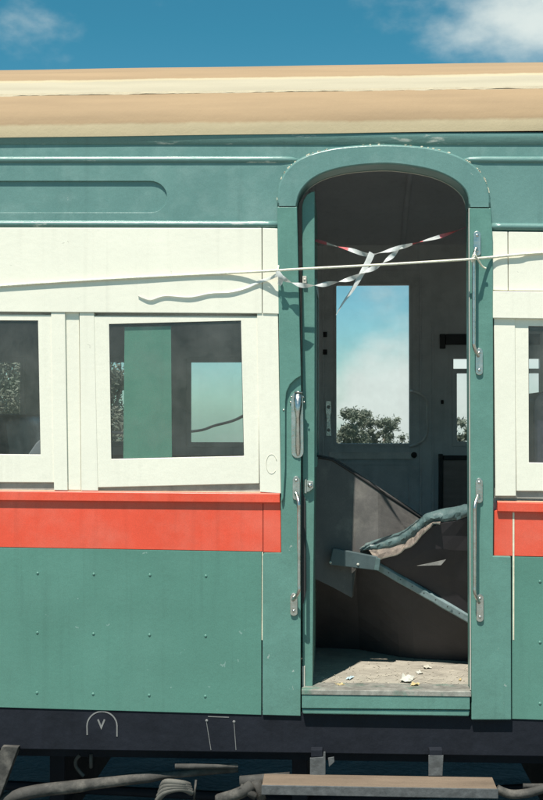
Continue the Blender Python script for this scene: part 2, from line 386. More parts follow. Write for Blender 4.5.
bm = bmesh.new(); nx, ny = 90, 44
gg = [[bm.verts.new((-9 + 18*i/nx, -1.2 + 7.6*j/ny, -1.06 - (.12 if j in (0, ny) else 0) + noise.noise(Vector((i*.7, j*.7, 2)))*.03)) for i in range(nx + 1)] for j in range(ny + 1)]
for j in range(ny):
    for i in range(nx): bm.faces.new((gg[j][i], gg[j][i+1], gg[j+1][i+1], gg[j+1][i]))
tag(obj('track_bed', bm, mat('shade_dark_ballast', (.045, .042, .040), .95, var=.5, vscale=30, bump=.02, bscale=25)), kind='structure')  # ballast coloured near black to carry the shade under the carriage

# ---------------------------------------------------------------- the carriage
XL, XR = -360, 930                     # body ends, in photo pixels on the near side
carr = empty('railway_carriage', (at(285, 400).x, 1.36, -1.1))
tag(carr, 'green, cream and red wooden railway carriage with an open arched doorway and tan roof', 'railway carriage')
def part(name, bm, m, bevel=.0022, parent=None, smooth=False, mats=None, label=None):
    o = obj(name, bm, m, parent or carr, bevel, smooth, mats)
    if label: o['label'] = label
    return o
WX0, WX1 = at(XL, 400).x, at(XR, 400).x
FZ = at(391, 690).z                    # floor level
EZ = at(271, 134).z                    # eave level
W = 2.74                               # body width

# roof: elliptical shell, painted canvas in bands
def roof_pt(u, off=0):                 # u 0..1 near eave to far eave
    a = math.pi * (1 - u); hw = W / 2 + .016
    return W / 2 + math.cos(a) * (hw + off), EZ - .004 + math.sin(a) * (.515 + off)
def roof_z_at(py):                     # height on the roof curve seen at photo row py
    best = None
    for i in range(1, 500):
        y, z = roof_pt(i / 1000)
        if y > .62: break
        v = CAM.z + ((at(271, py, 0).z - CAM.z) / 4.6) * (y + 4.6)
        if best is None or abs(z - v) < best[0]: best = (abs(z - v), z)
    return best[1]
bm = bmesh.new(); nU, nX = 72, 60; rg = []
for i in range(nU + 1):
    u = (i / nU); u = u if True else u
    row = []
    for j in range(nX + 1):
        x = WX0 + (WX1 - WX0) * j / nX
        y, z = roof_pt(u)
        d = noise.noise(Vector((x * 1.6, i * .25, 3))) * .0035
        row.append(bm.verts.new((x, y, z + d)))
    rg.append(row)
for i in range(nU):
    for j in range(nX): bm.faces.new((rg[i][j], rg[i][j+1], rg[i+1][j+1], rg[i+1][j])).smooth = True
rf = bpy.data.materials.new('roof_canvas'); rf.use_nodes = True; t = rf.node_tree; b = t.nodes['Principled BSDF']; b.inputs['Roughness'].default_value = .8
c = t.nodes.new('ShaderNodeTexCoord'); sp = t.nodes.new('ShaderNodeSeparateXYZ'); t.links.new(c.outputs['Object'], sp.inputs[0])
nn = t.nodes.new('ShaderNodeTexNoise'); nn.inputs['Scale'].default_value = 9; nn.inputs['Detail'].default_value = 9; nn.inputs['Roughness'].default_value = .7; t.links.new(c.outputs['Object'], nn.inputs['Vector'])
nm = t.nodes.new('ShaderNodeMath'); nm.operation = 'MULTIPLY_ADD'; nm.inputs[1].default_value = .022; t.links.new(nn.outputs[0], nm.inputs[0]); t.links.new(sp.outputs[2], nm.inputs[2])
ZB = [roof_z_at(v) for v in (122, 92, 77.5)]
rz = -carr.location.z
z0, z1 = EZ + rz - .02, roof_z_at(64) + rz + .06
mr = t.nodes.new('ShaderNodeMapRange'); mr.inputs[1].default_value = z0 + .011; mr.inputs[2].default_value = z1 + .011; t.links.new(nm.outputs[0], mr.inputs[0])
cr = t.nodes.new('ShaderNodeValToRGB'); cr.color_ramp.interpolation = 'LINEAR'
cream_, tan_ = (.42, .345, .215, 1), (.33, .226, .126, 1); grey_ = (.40, .355, .255, 1)
f = [(zz + rz - z0) / (z1 - z0) for zz in ZB]; print('roof bands', f)
e = cr.color_ramp.elements; e[0].position = 0; e[0].color = cream_; e[1].position = f[0] - .012; e[1].color = cream_
for p, cc in ((f[0] + .012, tan_), (f[1] - .006, tan_), (f[1] + .004, grey_), (f[2] - .03, grey_), (f[2] - .015, (.45, .385, .25, 1)), (f[2], (.45, .385, .25, 1)), (f[2] + .012, tan_)):
    q = e.new(min(1, p)); q.color = cc
t.links.new(mr.outputs[0], cr.inputs[0])
ns = t.nodes.new('ShaderNodeTexNoise'); ns.inputs['Scale'].default_value = 3; ns.inputs['Detail'].default_value = 8
mpx = t.nodes.new('ShaderNodeMapping'); mpx.inputs['Scale'].default_value = (.6, 3, 9); t.links.new(c.outputs['Object'], mpx.inputs[0]); t.links.new(mpx.outputs[0], ns.inputs['Vector'])
rs = t.nodes.new('ShaderNodeMapRange'); rs.inputs[1].default_value = .3; rs.inputs[2].default_value = .7; rs.inputs[3].default_value = .90; rs.inputs[4].default_value = 1.08; t.links.new(ns.outputs[0], rs.inputs[0])
sm = t.nodes.new('ShaderNodeVectorMath'); sm.operation = 'SCALE'; t.links.new(cr.outputs[0], sm.inputs[0]); t.links.new(rs.outputs[0], sm.inputs['Scale']); t.links.new(sm.outputs[0], b.inputs['Base Color'])
bb = t.nodes.new('ShaderNodeBump'); bb.inputs['Distance'].default_value = .004; bb.inputs['Strength'].default_value = .8; t.links.new(nn.outputs[0], bb.inputs['Height']); t.links.new(bb.outputs[0], b.inputs['Normal'])
part('roof', bm, rf, 0, label='tan and cream banded canvas roof with a ragged seam')
# lapped canvas edge on the roof, torn and slightly lifted
bm = bmesh.new(); pv = None
def roof_u(z):
    return min((abs(roof_pt(i/2000)[1] - z), i/2000) for i in range(1, 1000))[1]
u1 = roof_u(ZB[1])
for j in range(321):
    x = WX0 + (WX1 - WX0) * j / 320
    k = noise.noise(Vector((x * 9, 0, 1))) * .004 + noise.noise(Vector((x * 40, 0, 5))) * .002
    ya, za = roof_pt(u1 - .001, .0012); yb, zb = roof_pt(u1 + .006 , .0022)
    r_ = [bm.verts.new((x, ya - .2*k, za + k)), bm.verts.new((x, yb, zb))]
    if pv: bm.faces.new((pv[0], r_[0], r_[1], pv[1]))
    pv = r_
part('canvas_lap', bm, mat('lap_canvas', (.40, .345, .24), .85, var=.12, vscale=20), 0)

# cornice, mouldings and fascia
bm = bmesh.new(); sweep_x(bm, XL, 139, XR, 139.5, [(0, -.020), (.003, -.020), (.007, -.012), (.011, .004), (.0125, .017), (.010, .0235), (0, .025)], n=60)
part('cornice', bm, M['green_flaked_glint'], .001)
bm = prism((rect(XL, 143, XR, 162, False), 0, .03)); part('fascia', bm, M['green_sky_faded'], 0)
def arc(cx, cy, rx, ry, a0, a1, n=8): return [(cx + rx * math.cos(R(a0 + (a1-a0)*i/n)), cy - ry * math.sin(R(a0 + (a1-a0)*i/n))) for i in range(n + 1)]
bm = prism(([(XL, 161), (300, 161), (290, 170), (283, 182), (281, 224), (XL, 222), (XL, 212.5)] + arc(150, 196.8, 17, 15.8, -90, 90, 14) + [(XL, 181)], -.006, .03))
part('letterboard', bm, M['green_sky_faded'], .0014)
part('letterboard', prism((rect(XL, 179, 172, 215, False), .003, .028)), M['green_sky_faded'], 0)
part('letterboard', prism(([(470, 162), (XR, 163), (XR, 226), (487, 224), (487, 190), (482, 176)], -.006, .03)), M['green_sky_faded'], .0014)
bm = bmesh.new(); sweep_x(bm, XL, 160.5, 303, 160, halfround(.014, .028), taper1=.05, n=60); part('moulding', bm, M['green_flaked_glint'], 0)
bm = bmesh.new(); sweep_x(bm, 459, 160, XR, 162, halfround(.014, .028), taper0=.05, n=40); part('moulding', bm, M['green_flaked_glint'], 0)
bm = bmesh.new(); sweep_x(bm, XL, 223.5, 279, 225, halfround(.019, .030, .006), n=60); part('moulding', bm, M['green_flaked_glint'], 0)
bm = bmesh.new(); sweep_x(bm, 490, 227, XR, 231, halfround(.019, .030, .006), n=40); part('moulding', bm, M['green_flaked_glint'], 0)

# cream upper boards
bm = prism(([(XL, 227), (261.6, 228), (262, 313.5), (XL, 309.5)], -.016, .03)); part('upper_board', bm, M['cream'], .002)
bm = prism(([(262.4, 228), (277.5, 228.5), (279, 314), (262.6, 313.5)], -.0165, .03)); part('upper_board', bm, M['cream'], .002)
bm = prism(([(492, 231), (507.6, 231.5), (508, 290.5), (492.3, 290)], -.012, .03)); part('upper_board', bm, M['cream'], .002)
bm = prism(([(508.4, 231.5), (XR, 236), (XR, 296), (508.6, 290.5)], -.012, .03)); part('upper_board', bm, M['cream'], .002)
bm = prism(([(493, 291), (XR, 296.5), (XR, 324), (493, 318)], -.024, .03)); part('upper_board', bm, M['cream'], .002)
# pillars between the windows
def pillars(dx, first=None):
    for x0, x1, xb0, xb1, Y in ((51, 65, 54, 67.5, -.012), (65.4, 79, 67.9, 81, -.003), (79.4, 94, 81.3, 98, -.010)):
        t_, b_ = hy(x0+dx, 312), hy(x0+dx, 489.5)
        if Y == -.003: b_ -= .5
        part('pillar', prism(([(x0+dx, t_), (x1+dx, t_+.1), (xb1+dx, b_+.2), (xb0+dx, b_)], Y, .03)), M['cream'], .0015)
pillars(0); pillars(-203); pillars(-406) if False else None
part('pillar', prism(([(257, 313), (278, 313.5), (281, 493.5), (260, 492)], -.012, .03)), M['cream'], .0015)
part('pillar', prism(([(494, 316), (515, 316.5), (516, 496), (495.5, 496)], -.012, .03)), M['cream'], .0015)
for dx in (580, ):
    part('pillar', prism(([(94+dx, 318), (151+dx, 319), (153+dx, 500), (97+dx, 499)], -.010, .03)), M['cream'], .0015)
part('pillar', prism(([(868, 318), (XR, 319), (XR, 503), (870, 502)], -.010, .03)), M['cream'], .0015)

def window(sash, glassp, name='window'):
    """sash outline and glass outline as four pixels each (tl, tr, br, bl)"""
    bm = bmesh.new()
    Y0, Y1 = -.008, .002
    o4 = [at(*p, Y0) for p in sash]; g4 = [at(*p, Y0) for p in glassp]
    vo = [bm.verts.new(p) for p in o4]; vg = [bm.verts.new(p) for p in g4]
    wo = [bm.verts.new((p.x, Y1, p.z)) for p in o4]; wg = [bm.verts.new((p.x, Y1, p.z)) for p in g4]
    for i in range(4):
        j = (i + 1) % 4
        bm.faces.new((vo[i], vo[j], vg[j], vg[i])); bm.faces.new((wo[i], wo[j], wg[j], wg[i]))
        bm.faces.new((vo[i], vo[j], wo[j], wo[i])); bm.faces.new((vg[i], vg[j], wg[j], wg[i]))
    s = part(name, bm, M['cream'], .0016)
    bm = bmesh.new(); v = [bm.verts.new((p.x + dx_, -.003, p.z + dz_)) for p, dx_, dz_ in zip(g4, (-.004, .004, .004, -.004), (.004, .004, -.004, -.004))]
    bm.faces.new(v); part('pane', bm, M['glass'], 0, parent=s)
    # thin dark bead round the glass
    bm = bmesh.new()
    for i in range(4):
        j = (i + 1) % 4
        tube(bm, [Vector((g4[i].x, -.0045, g4[i].z)), Vector((g4[j].x, -.0045, g4[j].z))], .0016, 6)
    part('glazing_bead', bm, M['rubber'], 0, parent=s)
    return s
W1 = window([(93, 316), (258.5, 316.5), (259, 483.5), (98, 487.5)], [(109, 324), (241, 320.5), (244, 456), (111.3, 459)])
window([(-112, 314), (51.5, 315), (54.5, 482.5), (-108, 482)], [(-95, 320), (38, 320.5), (40.5, 454.5), (-94, 453.5)])
window([(-315, 313), (-150, 313), (-149, 479), (-314, 479)], [(-298, 319), (-165, 320), (-164, 451), (-297, 450)])
window([(514.5, 318), (675, 320), (676, 492), (516.5, 491)], [(528.5, 326), (661, 328), (662, 465), (529, 462.5)])
window([(730, 320), (870, 322), (871, 496), (731, 495)], [(745, 330), (850, 331), (851, 468), (746, 467)])
# sloping timber sill behind the raised edge of the sashes
bm = prism(([(XL, 476), (281, 484), (281, 494), (XL, 486)], .003, .03), ([(494, 488), (XR, 494), (XR, 504), (494, 498)], .003, .03))
part('window_sill', bm, mat('sill_grey', (.32, .32, .29), .7, var=.2, vscale=20), 0)
# belt rail (red, top edge cream) and red band
def belt(x0, x1, ya, yb):
    bm = bmesh.new()
    A, B = at(x0, ya), at(x1, yb)
    prof = [(-.012, .003), (.009, .0), (.014, -.005), (.014, -.036), (.009, -.04), (-.012, -.04)]
    r0 = [bm.verts.new((A.x, -o, A.z + u)) for o, u in prof]; r1 = [bm.verts.new((B.x, -o, B.z + u)) for o, u in prof]
    for k in range(6): bm.faces.new((r0[k], r0[(k+1)%6], r1[(k+1)%6], r1[k])).material_index = 1 if k == 0 else 0
    bm.faces.new(r0); bm.faces.new(r1)
    part('belt_rail', bm, None, .001, mats=[M['red'], mat('belt_edge', (.72, .42, .28), .5, var=.15, vscale=20)])
belt(XL, 280, 487, 492.5); belt(497, XR, 501, 509)
bm = prism(([(XL, 494), (262.8, 500), (262.8, 551.5), (XL, 541)], 0, .03)); part('red_band', bm, M['red'], .001)
bm = prism(([(263.4, 500), (280.5, 500.5), (281, 552.5), (263.4, 552)], -.0005, .03)); part('red_band', bm, M['red'], .001)
bm = prism(([(494, 511), (512.5, 508), (512.5, 556), (493.5, 555.5)], -.0005, .03)); part('red_band', bm, M['red'], .001)
bm = prism(([(514.5, 508), (XR, 514), (XR, 565), (514.5, 556)], 0, .03)); part('red_band', bm, M['red'], .001)
part('joint_strip', prism(([(512.6, 512), (514.4, 512), (514.2, 640), (512.8, 640)], -.001, .02)), M['filler'], 0)
part('joint_strip', prism(([(262, 552), (263, 552), (262.6, 640), (261.6, 640)], .0005, .02)), M['filler'], 0)
# lower green sheets
bm = prism(([(XL, 541.4), (261.6, 551.9), (261.2, 715), (XL, 697)], 0, .03)); part('lower_panel', bm, M['green'], .0012)
bm = prism(([(512, 556.5), (XR, 566), (XR, 732), (511.8, 719)], 0, .03)); part('lower_panel', bm, M['green'], .0012)
bm = bmesh.new()
for k in range(-7, 4):
    for (yy) in (573, 632.5, 692.5):
        x = 37.3 + 56.1 * k + (yy - 632) * -.006
        dome(bm, at(x, hy(x, yy) - .4, -.0002), .0056, .5)
part('rivet', bm, M['green'], 0)
bm = bmesh.new()
for k in range(0, 7):
    for yy in (573, 632.5, 692.5):
        x = 540 + 56.1 * k; dome(bm, at(x, hy(x, yy) - .4, -.0002), .0056, .5)
part('rivet', bm, M['green'], 0)

# door surround
outer = [(277, 206), (277.5, 190), (282, 176), (291, 164.5), (303, 156.5), (320, 150.5), (345, 146), (382, 144), (415, 145.5), (440, 149.5), (459, 156), (473, 164), (483, 175), (489, 190), (491, 207)]
inner = [(469, 207), (468, 197), (463, 187.5), (451, 178), (431, 170), (402, 165), (380, 164), (350, 166.5), (328, 171.5), (314, 178), (304, 187), (298.5, 197), (297, 206)]
def smooth2(p, n=4): return [(v.x, v.y) for v in spline([(a, b_, 0) for a, b_ in p], n)]
outer, inner = smooth2(outer), smooth2(inner)
bm = bmesh.new()
# arch ring as matched strips so that the soffit shades well
def resample(p, n):
    L = [0]
    for a, b_ in zip(p, p[1:]): L.append(L[-1] + math.dist(a, b_))
    out_ = []; k = 0
    for i in range(n + 1):
        s = L[-1] * i / n
        while k < len(L) - 2 and L[k+1] < s: k += 1
        f_ = (s - L[k]) / max(1e-9, L[k+1] - L[k]); out_.append((p[k][0] + (p[k+1][0]-p[k][0])*f_, p[k][1] + (p[k+1][1]-p[k][1])*f_))
    return out_
NO = 48; ro = resample(outer, NO); ri = list(reversed(resample(inner, NO)))
YF, YB = -.021, .10
ao = [at(*p, YF) for p in ro]; ai = [at(*p, YF) for p in ri]
rows = []
for a_, i_ in zip(ao, ai):
    m_ = (i_ - a_).normalized() * .008
    rows.append([bm.verts.new(q) for q in ((a_.x, .02, a_.z), (a_.x, YF + .007, a_.z), (a_.x + m_.x, YF, a_.z + m_.z), (i_.x - m_.x*.7, YF, i_.z - m_.z*.7), (i_.x, YF + .006, i_.z), (i_.x, YB, i_.z), (a_.x, YB, a_.z))])
for r0, r1 in zip(rows, rows[1:]):
    for k in range(6):
        bm.faces.new((r0[k], r0[k+1], r1[k+1], r1[k])).smooth = k in (1, 3)
bm.faces.new(rows[0]); bm.faces.new(rows[-1])
arch = part('door_arch', bm, M['green_sky_faded'], 0)
bm = bmesh.new()               # pale edge trim at the back of the soffit
tube(bm, [Vector((p.x, YB - .004, p.z - .002)) for p in ai[3:-2]], .0016, 6)
part('arch_trim', bm, M['trim'], 0, parent=arch)
bm = bmesh.new()               # cracked filler along the outside of the arch
rnd = random.Random(3)
for i in range(NO):
    for q in range(3):
        if rnd.random() < (.6 if (3 < i < 14 or 36 < i < 46) else .22):
            f_ = rnd.random(); a_, b_ = ao[i], ao[i+1]; p = a_.lerp(b_, f_); d = (b_ - a_).normalized() * rnd.uniform(.003, .014); nrm_ = Vector((-d.z, 0, d.x)).normalized() * rnd.uniform(.0008, .003)
            vs = [p + Vector((0, 0, 0)) - nrm_*.8, p + d * .5 - nrm_, p + d, p + d*.6 + nrm_, p + d * .1 + nrm_ * .6]
            top = [bm.verts.new((v.x, YF + .0045, v.z)) for v in vs]; bot = [bm.verts.new((v.x, YF + .010, v.z)) for v in vs]
            bm.faces.new(top)
            for k in range(5): bm.faces.new((top[k], top[(k+1)%5], bot[(k+1)%5], bot[k]))
part('cracked_filler', bm, M['filler'], 0, parent=arch)['kind'] = 'stuff'
# right post
bm = prism(([(469.3, 207.6), (491, 207.8), (493, 240), (493.5, 500), (493.2, 556), (511, 556.5), (511.4, 720), (471.5, 720), (470.5, 500)], -.0195, .10))
part('door_post', bm, M['green_worn'], .0035)
part('lit_jamb_strip', prism(([(468.6, 208), (469.4, 208), (471.0, 690), (470.2, 690)], -.022, -.01)), M['trim'], 0)  # pale strip painted in for the sunlit edge of the jamb
# left post: front board cut away round the lock, backing board behind it
bm = prism(([(277.2, 206.6), (297, 206.6), (299, 300), (301, 376), (296, 379), (290, 384.5), (286.5, 392), (285.3, 402), (285.2, 468), (283.5, 498), (281.3, 503), (280, 420)], -.0195, -.006))
part('door_post', bm, M['green_worn'], .0028)
bm = prism(([(278.5, 207), (297, 207), (299.3, 300), (301, 380), (300.5, 716), (262.6, 715), (262.6, 556), (264, 552.8), (281.3, 552.8), (280, 420)], -.0055, .10))
part('door_post', bm, M['green_worn'], .0016)

# threshold
bm = prism((rect(301.5, 694.5, 469.5, 703.5), -.026, .02), ([(301.5, 701), (470, 709), (470, 710), (301.5, 709)], -.026, .02)); bm.free()
bm = prism(([(301.8, 695), (470, 696.5), (470, 710), (301.8, 708.5)], -.026, .03)); sill = part('door_sill', bm, M['green_worn'], .003)
bm = prism(([(301.8, 709), (470, 710.5), (469, 716.5), (303, 714)], -.021, .03)); part('sill_lip', bm, M['green_worn'], .004, parent=sill)
z = FZ
bm = bmesh.new(); A_, B_ = at(301.8, 693), at(470.5, 694)
box(bm, A_.x, B_.x, -.029, .10, at(380, 695.6, -.026).z, FZ + .004); part('tread_plate', bm, mat('worn_tread', (.34, .33, .29), .45, metal=.4, var=.3, vscale=30, col2=(.12, .26, .2), mscale=12), .002, parent=sill)

# body floor, ceiling, lining, ends and far side
bm = bmesh.new(); box(bm, WX0 + .01, WX1 - .01, .101, W - .09, FZ - .05, FZ); part('floor', bm, M['floor'], 0)
CZ = EZ + .10
bm = bmesh.new(); pv = None                                   # curved ceiling
for i in range(25):
    u = i / 24; y = .06 + (W - .12) * u; zz = EZ - .06 + .33 * math.sin(math.pi * u) ** .7
    r_ = [bm.verts.new((WX0, y, zz)), bm.verts.new((WX1, y, zz))]
    if pv: bm.faces.new((pv[0], pv[1], r_[1], r_[0])).smooth = True
    pv = r_
part('ceiling', bm, M['ceiling'], 0)
bm = bmesh.new()
for px in (-120, 160, 300, 440, 700):                          # roof sticks under the ceiling
    x = at(px, 200).x; pts = []
    for i in range(25):
        u = i / 24; pts.append((x, .06 + (W - .12) * u, EZ - .068 + .33 * math.sin(math.pi * u) ** .7))
    tube(bm, pts, .018, 6)
part('roof_stick', bm, M['ceiling'], 0)
def pxr(x0, y0, x1, y1, Y):  a, b_ = at(x0, y1, Y), at(x1, y0, Y); return (a.x, b_.x, a.z, b_.z)
holes = [pxr(-100, 317, 43, 458, .06), pxr(104, 319, 247, 462, .06), pxr(-303, 316, -160, 455, .06), pxr(522, 322, 668, 468, .06), pxr(740, 325, 855, 472, .06)]
dh = pxr(296, 163, 471, 690, .06); holes.append((dh[0], dh[1], FZ - .2, dh[3]))
bm = bmesh.new(); gridwall(bm, (WX0, WX1, FZ - .12, EZ - .0), holes, .032, .055); part('inner_lining', bm, M['interior'], 0)
for x_ in (WX0, WX1 - .03):
    bm = bmesh.new(); v0 = []
    pts = [(0.031, FZ - .15)] + [roof_pt(i/40) for i in range(1, 40)] + [(W - .031, FZ - .15)]
    a = [bm.verts.new((x_, y, z_ - (.006 if 0 < k < len(pts)-1 else 0))) for k, (y, z_) in enumerate(pts)]; b2 = [bm.verts.new((v.co.x + .03, v.co.y, v.co.z)) for v in a]
    bm.faces.new(a); bm.faces.new(b2)
    for k in range(len(a)): bm.faces.new((a[k], a[(k+1)%len(a)], b2[(k+1)%len(a)], b2[k]))
    part('end_wall', bm, M['interior'], 0)

YW = 2.66
far = [pxr(-19, 361, 22, 443, YW), pxr(63, 361, 147, 443, YW), pxr(190, 361, 274, 443.5, YW)]
fd = pxr(324, 270, 419, 600, YW)
farD = pxr(455.5, 372, 540, 443, YW); farDt = pxr(453.5, 358.5, 540, 369, YW)
farE = pxr(600, 361, 680, 443, YW)
far2 = [pxr(-145, 361, -62, 443, YW)]
fdh = (fd[0], fd[1], FZ - .2, fd[3])
bm = bmesh.new(); gridwall(bm, (WX0, WX1, FZ - .12, EZ + .1), far + far2 + [farD, farDt, farE, fdh], YW, YW + .05); fw = part('far_wall', bm, M['interior'], .003)
for h in far + far2 + [farD, farE]:
    bm = bmesh.new(); fr = []
    gridwall(bm, (h[0] - .02, h[1] + .02, h[2] - .02, h[3] + .02), [(h[0] + .008, h[1] - .008, h[2] + .008, h[3] - .008)], YW - .012, YW - .001)
    wf = part('far_window', bm, M['interior'], .002)
    bm = bmesh.new(); v = [bm.verts.new(p) for p in ((h[0], YW + .02, h[2]), (h[1], YW + .02, h[2]), (h[1], YW + .02, h[3]), (h[0], YW + .02, h[3]))]; bm.faces.new(v)
    part('pane', bm, M['glass_far'], 0, parent=wf)
# outside skin of the far side
bm = bmesh.new(); gridwall(bm, (WX0, WX1, FZ - .1, EZ), [(h[0]-.01, h[1]+.01, h[2]-.01, h[3]+.01) for h in far + far2 + [farD, farDt, farE]] + [fdh], YW + .051, W); part('far_side', bm, M['green'], 0)
# far door with its window
DW = pxr(336.5, 285, 409, 443.5, YW + .01)
bm = bmesh.new(); gridwall(bm, (fd[0] - .004, fd[1] + .004, FZ - .03, fd[3] + .004), [DW], YW + .008, YW + .046); door = part('far_door', bm, M['interior'], .003)
bm = bmesh.new(); v = [bm.verts.new(p) for p in ((DW[0]-.003, YW + .03, DW[2]-.003), (DW[1]+.003, YW + .03, DW[2]-.003), (DW[1]+.003, YW + .03, DW[3]+.003), (DW[0]-.003, YW + .03, DW[3]+.003))]; bm.faces.new(v)
part('pane', bm, M['glass_far'], 0, parent=door)
bm = prism((rect(329, 452.5, 413, 459.5, False), YW - .016, YW + .005)); part('waist_rail', bm, M['interior_pale'], .004, parent=door)
bm = bmesh.new(); r1_ = pxr(333, 463, 410, 575, YW + .004); gridwall(bm, (r1_[0], r1_[1], r1_[2], r1_[3]), [(r1_[0]+.012, r1_[1]-.012, r1_[2]+.012, r1_[3]-.012)], YW - .002, YW + .007); part('door_moulding', bm, M['interior'], .002, parent=door)
r1_ = pxr(336.5, 285, 409, 443.5, YW + .004)
bm = bmesh.new(); gridwall(bm, (r1_[0]-.014, r1_[1]+.014, r1_[2]-.014, r1_[3]+.014), [(r1_[0], r1_[1], r1_[2], r1_[3])], YW - .006, YW + .007); part('window_surround', bm, M['interior'], .002, parent=door)
bm = bmesh.new(); dome(bm, at(414, 455, YW - .02), .018, .9, 12); tube(bm, [at(414, 455, YW - .02), at(414, 455, YW + .01)], .010, 8); part('door_knob', bm, M['rubber'], 0, parent=door)
bm = prism(([(326, 401), (331, 401), (331.5, 410), (330.5, 418), (331.5, 436), (326, 436), (326.8, 418), (325.5, 410)], YW - .012, YW + .006)); dome(bm, at(328.5, 407, YW - .012), .010, .8); dome(bm, at(328.5, 430, YW - .012), .010, .8)
part('lock_plate', bm, M['chrome'], .001, parent=door)
bm = bmesh.new()
for px, py in ((325, 334.5), (325, 352)): tube(bm, [at(px, py - 2.5, YW - .01), at(px, py + 2.5, YW - .01)], .012, 8)
part('hinge', bm, M['rubber'], 0, parent=door)
# grab pipe, vertical batten lines, notice box and panelling on the far wall
bm = bmesh.new(); tube(bm, spline([at(411, 391, YW - .0), at(413, 391, YW - .04), at(420, 394, YW - .05), at(426.5, 401, YW - .05), at(427, 418, YW - .05), at(426.5, 435, YW - .05), at(419, 443, YW - .05), at(412, 446, YW - .04), at(410, 446.5, YW)], 6), .008, 8); part('grab_pipe', bm, M['interior_pale'], 0)
bm = prism((rect(432, 322, 434, 590, False), YW - .012, YW - .0005), (rect(419.5, 268, 421.5, 590, False), YW - .010, YW - .0005), (rect(322, 268, 324, 590, False), YW - .010, YW - .0005)); part('batten', bm, M['interior'], .002)
bm = prism((rect(446, 334, 540, 344.5, False), YW - .035, YW - .0005), (rect(440, 334, 445.5, 348.5, False), YW - .030, YW - .0005)); part('blind_box', bm, M['rubber'], .003)
bm = prism((rect(443, 460, 640, 592, False), YW - .020, YW - .0005)); part('dado_panel', bm, M['brown'], .003)
bm = prism((rect(439, 454, 443, 592, False), YW - .045, YW - .0005), (rect(443.4, 455.5, 640, 460, False), YW - .03, YW - .0005)); part('dado_edge', bm, M['rubber'], .002)
bm = prism((rect(-170, 455, 318, 592, False), YW - .020, YW - .0005)); part('dado_panel', bm, M['brown'], .003)
bm = bmesh.new(); tube(bm, [at(441, 402, YW - .02), at(443.5, 402, YW - .02)], .012, 8); part('hook', bm, M['rubber'], 0)
# cross partition on the left of the vestibule
# green blind board close behind the near window
bm = prism(([(124.5, 327), (171, 326), (172, 459), (123.2, 460)], .0035, .009)); part('window_blind', bm, mat('blind_green', (.075, .22, .155), .6, var=.08, vscale=8), .001, label='plain green board just inside the window')
# seats seen through the windows
def seat_back(xc, Y, ztop, wd, ang, name='seat', h=.9):
    bm = bmesh.new(); p = at(xc, 400, Y); prof = []
    for i in range(9):
        a = math.pi * i / 8; prof.append((p.x + .055 * math.cos(a), ztop - .055 + .055 * math.sin(a)))
    prof += [(p.x - .055 - ang, ztop - h), (p.x + .055 - ang, ztop - h)]
    a = [bm.verts.new((x, Y, z_)) for x, z_ in prof]; b2 = [bm.verts.new((x, Y + wd, z_)) for x, z_ in prof]
    bm.faces.new(a); bm.faces.new(b2)
    for k in range(len(a)): bm.faces.new((a[k], a[(k+1)%len(a)], b2[(k+1)%len(a)], b2[k])).smooth = True
    return part(name, bm, M['seat'], .004)
seat_back(548, .14, at(534, 391, .14).z, .7, .0, 'seat_back')
seat_back(-6, .9, at(0, 414, .9).z, .9, -.10, 'seat_back')
bm = bmesh.new(); tube(bm, [at(-110, 424, 1.9), at(20, 422, 1.9)], .045, 8); tube(bm, [at(24, 418, 1.7), at(24, 480, 1.7)], .03, 8); part('seat_rail', bm, M['seat'], 0)
bm = prism(([(44, 436), (36, 443), (27, 456), (20, 475), (70, 475), (60, 440)], .10, .14)); part('seat_end', bm, mat('grey_seat', (.16, .18, .19), .6), .004)

# inward-opened door leaf, seen nearly edge-on
bm = bmesh.new()
le = [(302, 206), (303.5, 200), (307, 194.5), (311, 192), (314.6, 191.2), (314.8, 300), (314.5, 480), (313.2, 600), (312.6, 686.5), (302.3, 686.5), (302.6, 500)]
pr(bm, le, .035, .62)
leaf = part('door_leaf', bm, M['green_worn'], .0025)
bm = bmesh.new(); P = at(314.9, 310, .035); box(bm, P.x - .001, P.x + .003, .14, .54, at(314, 455, .035).z, at(314, 290, .035).z); part('pane', bm, M['glass'], 0, parent=leaf)
bm = bmesh.new(); P = at(314.6, 310, .035); Z0, Z1 = at(314, 460, .035).z, at(314, 285, .035).z
for q in ((.10, .14, Z0 - .03, Z1 + .03), (.54, .58, Z0 - .03, Z1 + .03), (.14, .54, Z0 - .03, Z0), (.14, .54, Z1, Z1 + .03)): box(bm, P.x - .002, P.x + .006, *q)
part('glazing_bead', bm, M['green_worn'], .001, parent=leaf)
bm = prism(([(304.5, 480), (306.5, 478.5), (306.5, 493.5), (304.3, 493)], .022, .036), ([(306.5, 480.5), (313, 481.5), (313.5, 488), (309, 491.5), (306.5, 492)], .016, .036))
dome(bm, at(310, 485.5, .016), .009, .7); part('latch', bm, M['chrome'], .001, parent=leaf)
bm = prism(([(302.2, 666), (305, 666), (305, 687.5), (302.4, 687.5)], .028, .036)); part('hinge', bm, M['trim'], .001, parent=leaf)
bm = prism(([(302.5, 276), (306.5, 276), (306.5, 283), (302.5, 283)], .020, .036)); dome(bm, at(304.6, 279.5, .02), .005); part('hinge', bm, M['trim'], .001, parent=leaf)

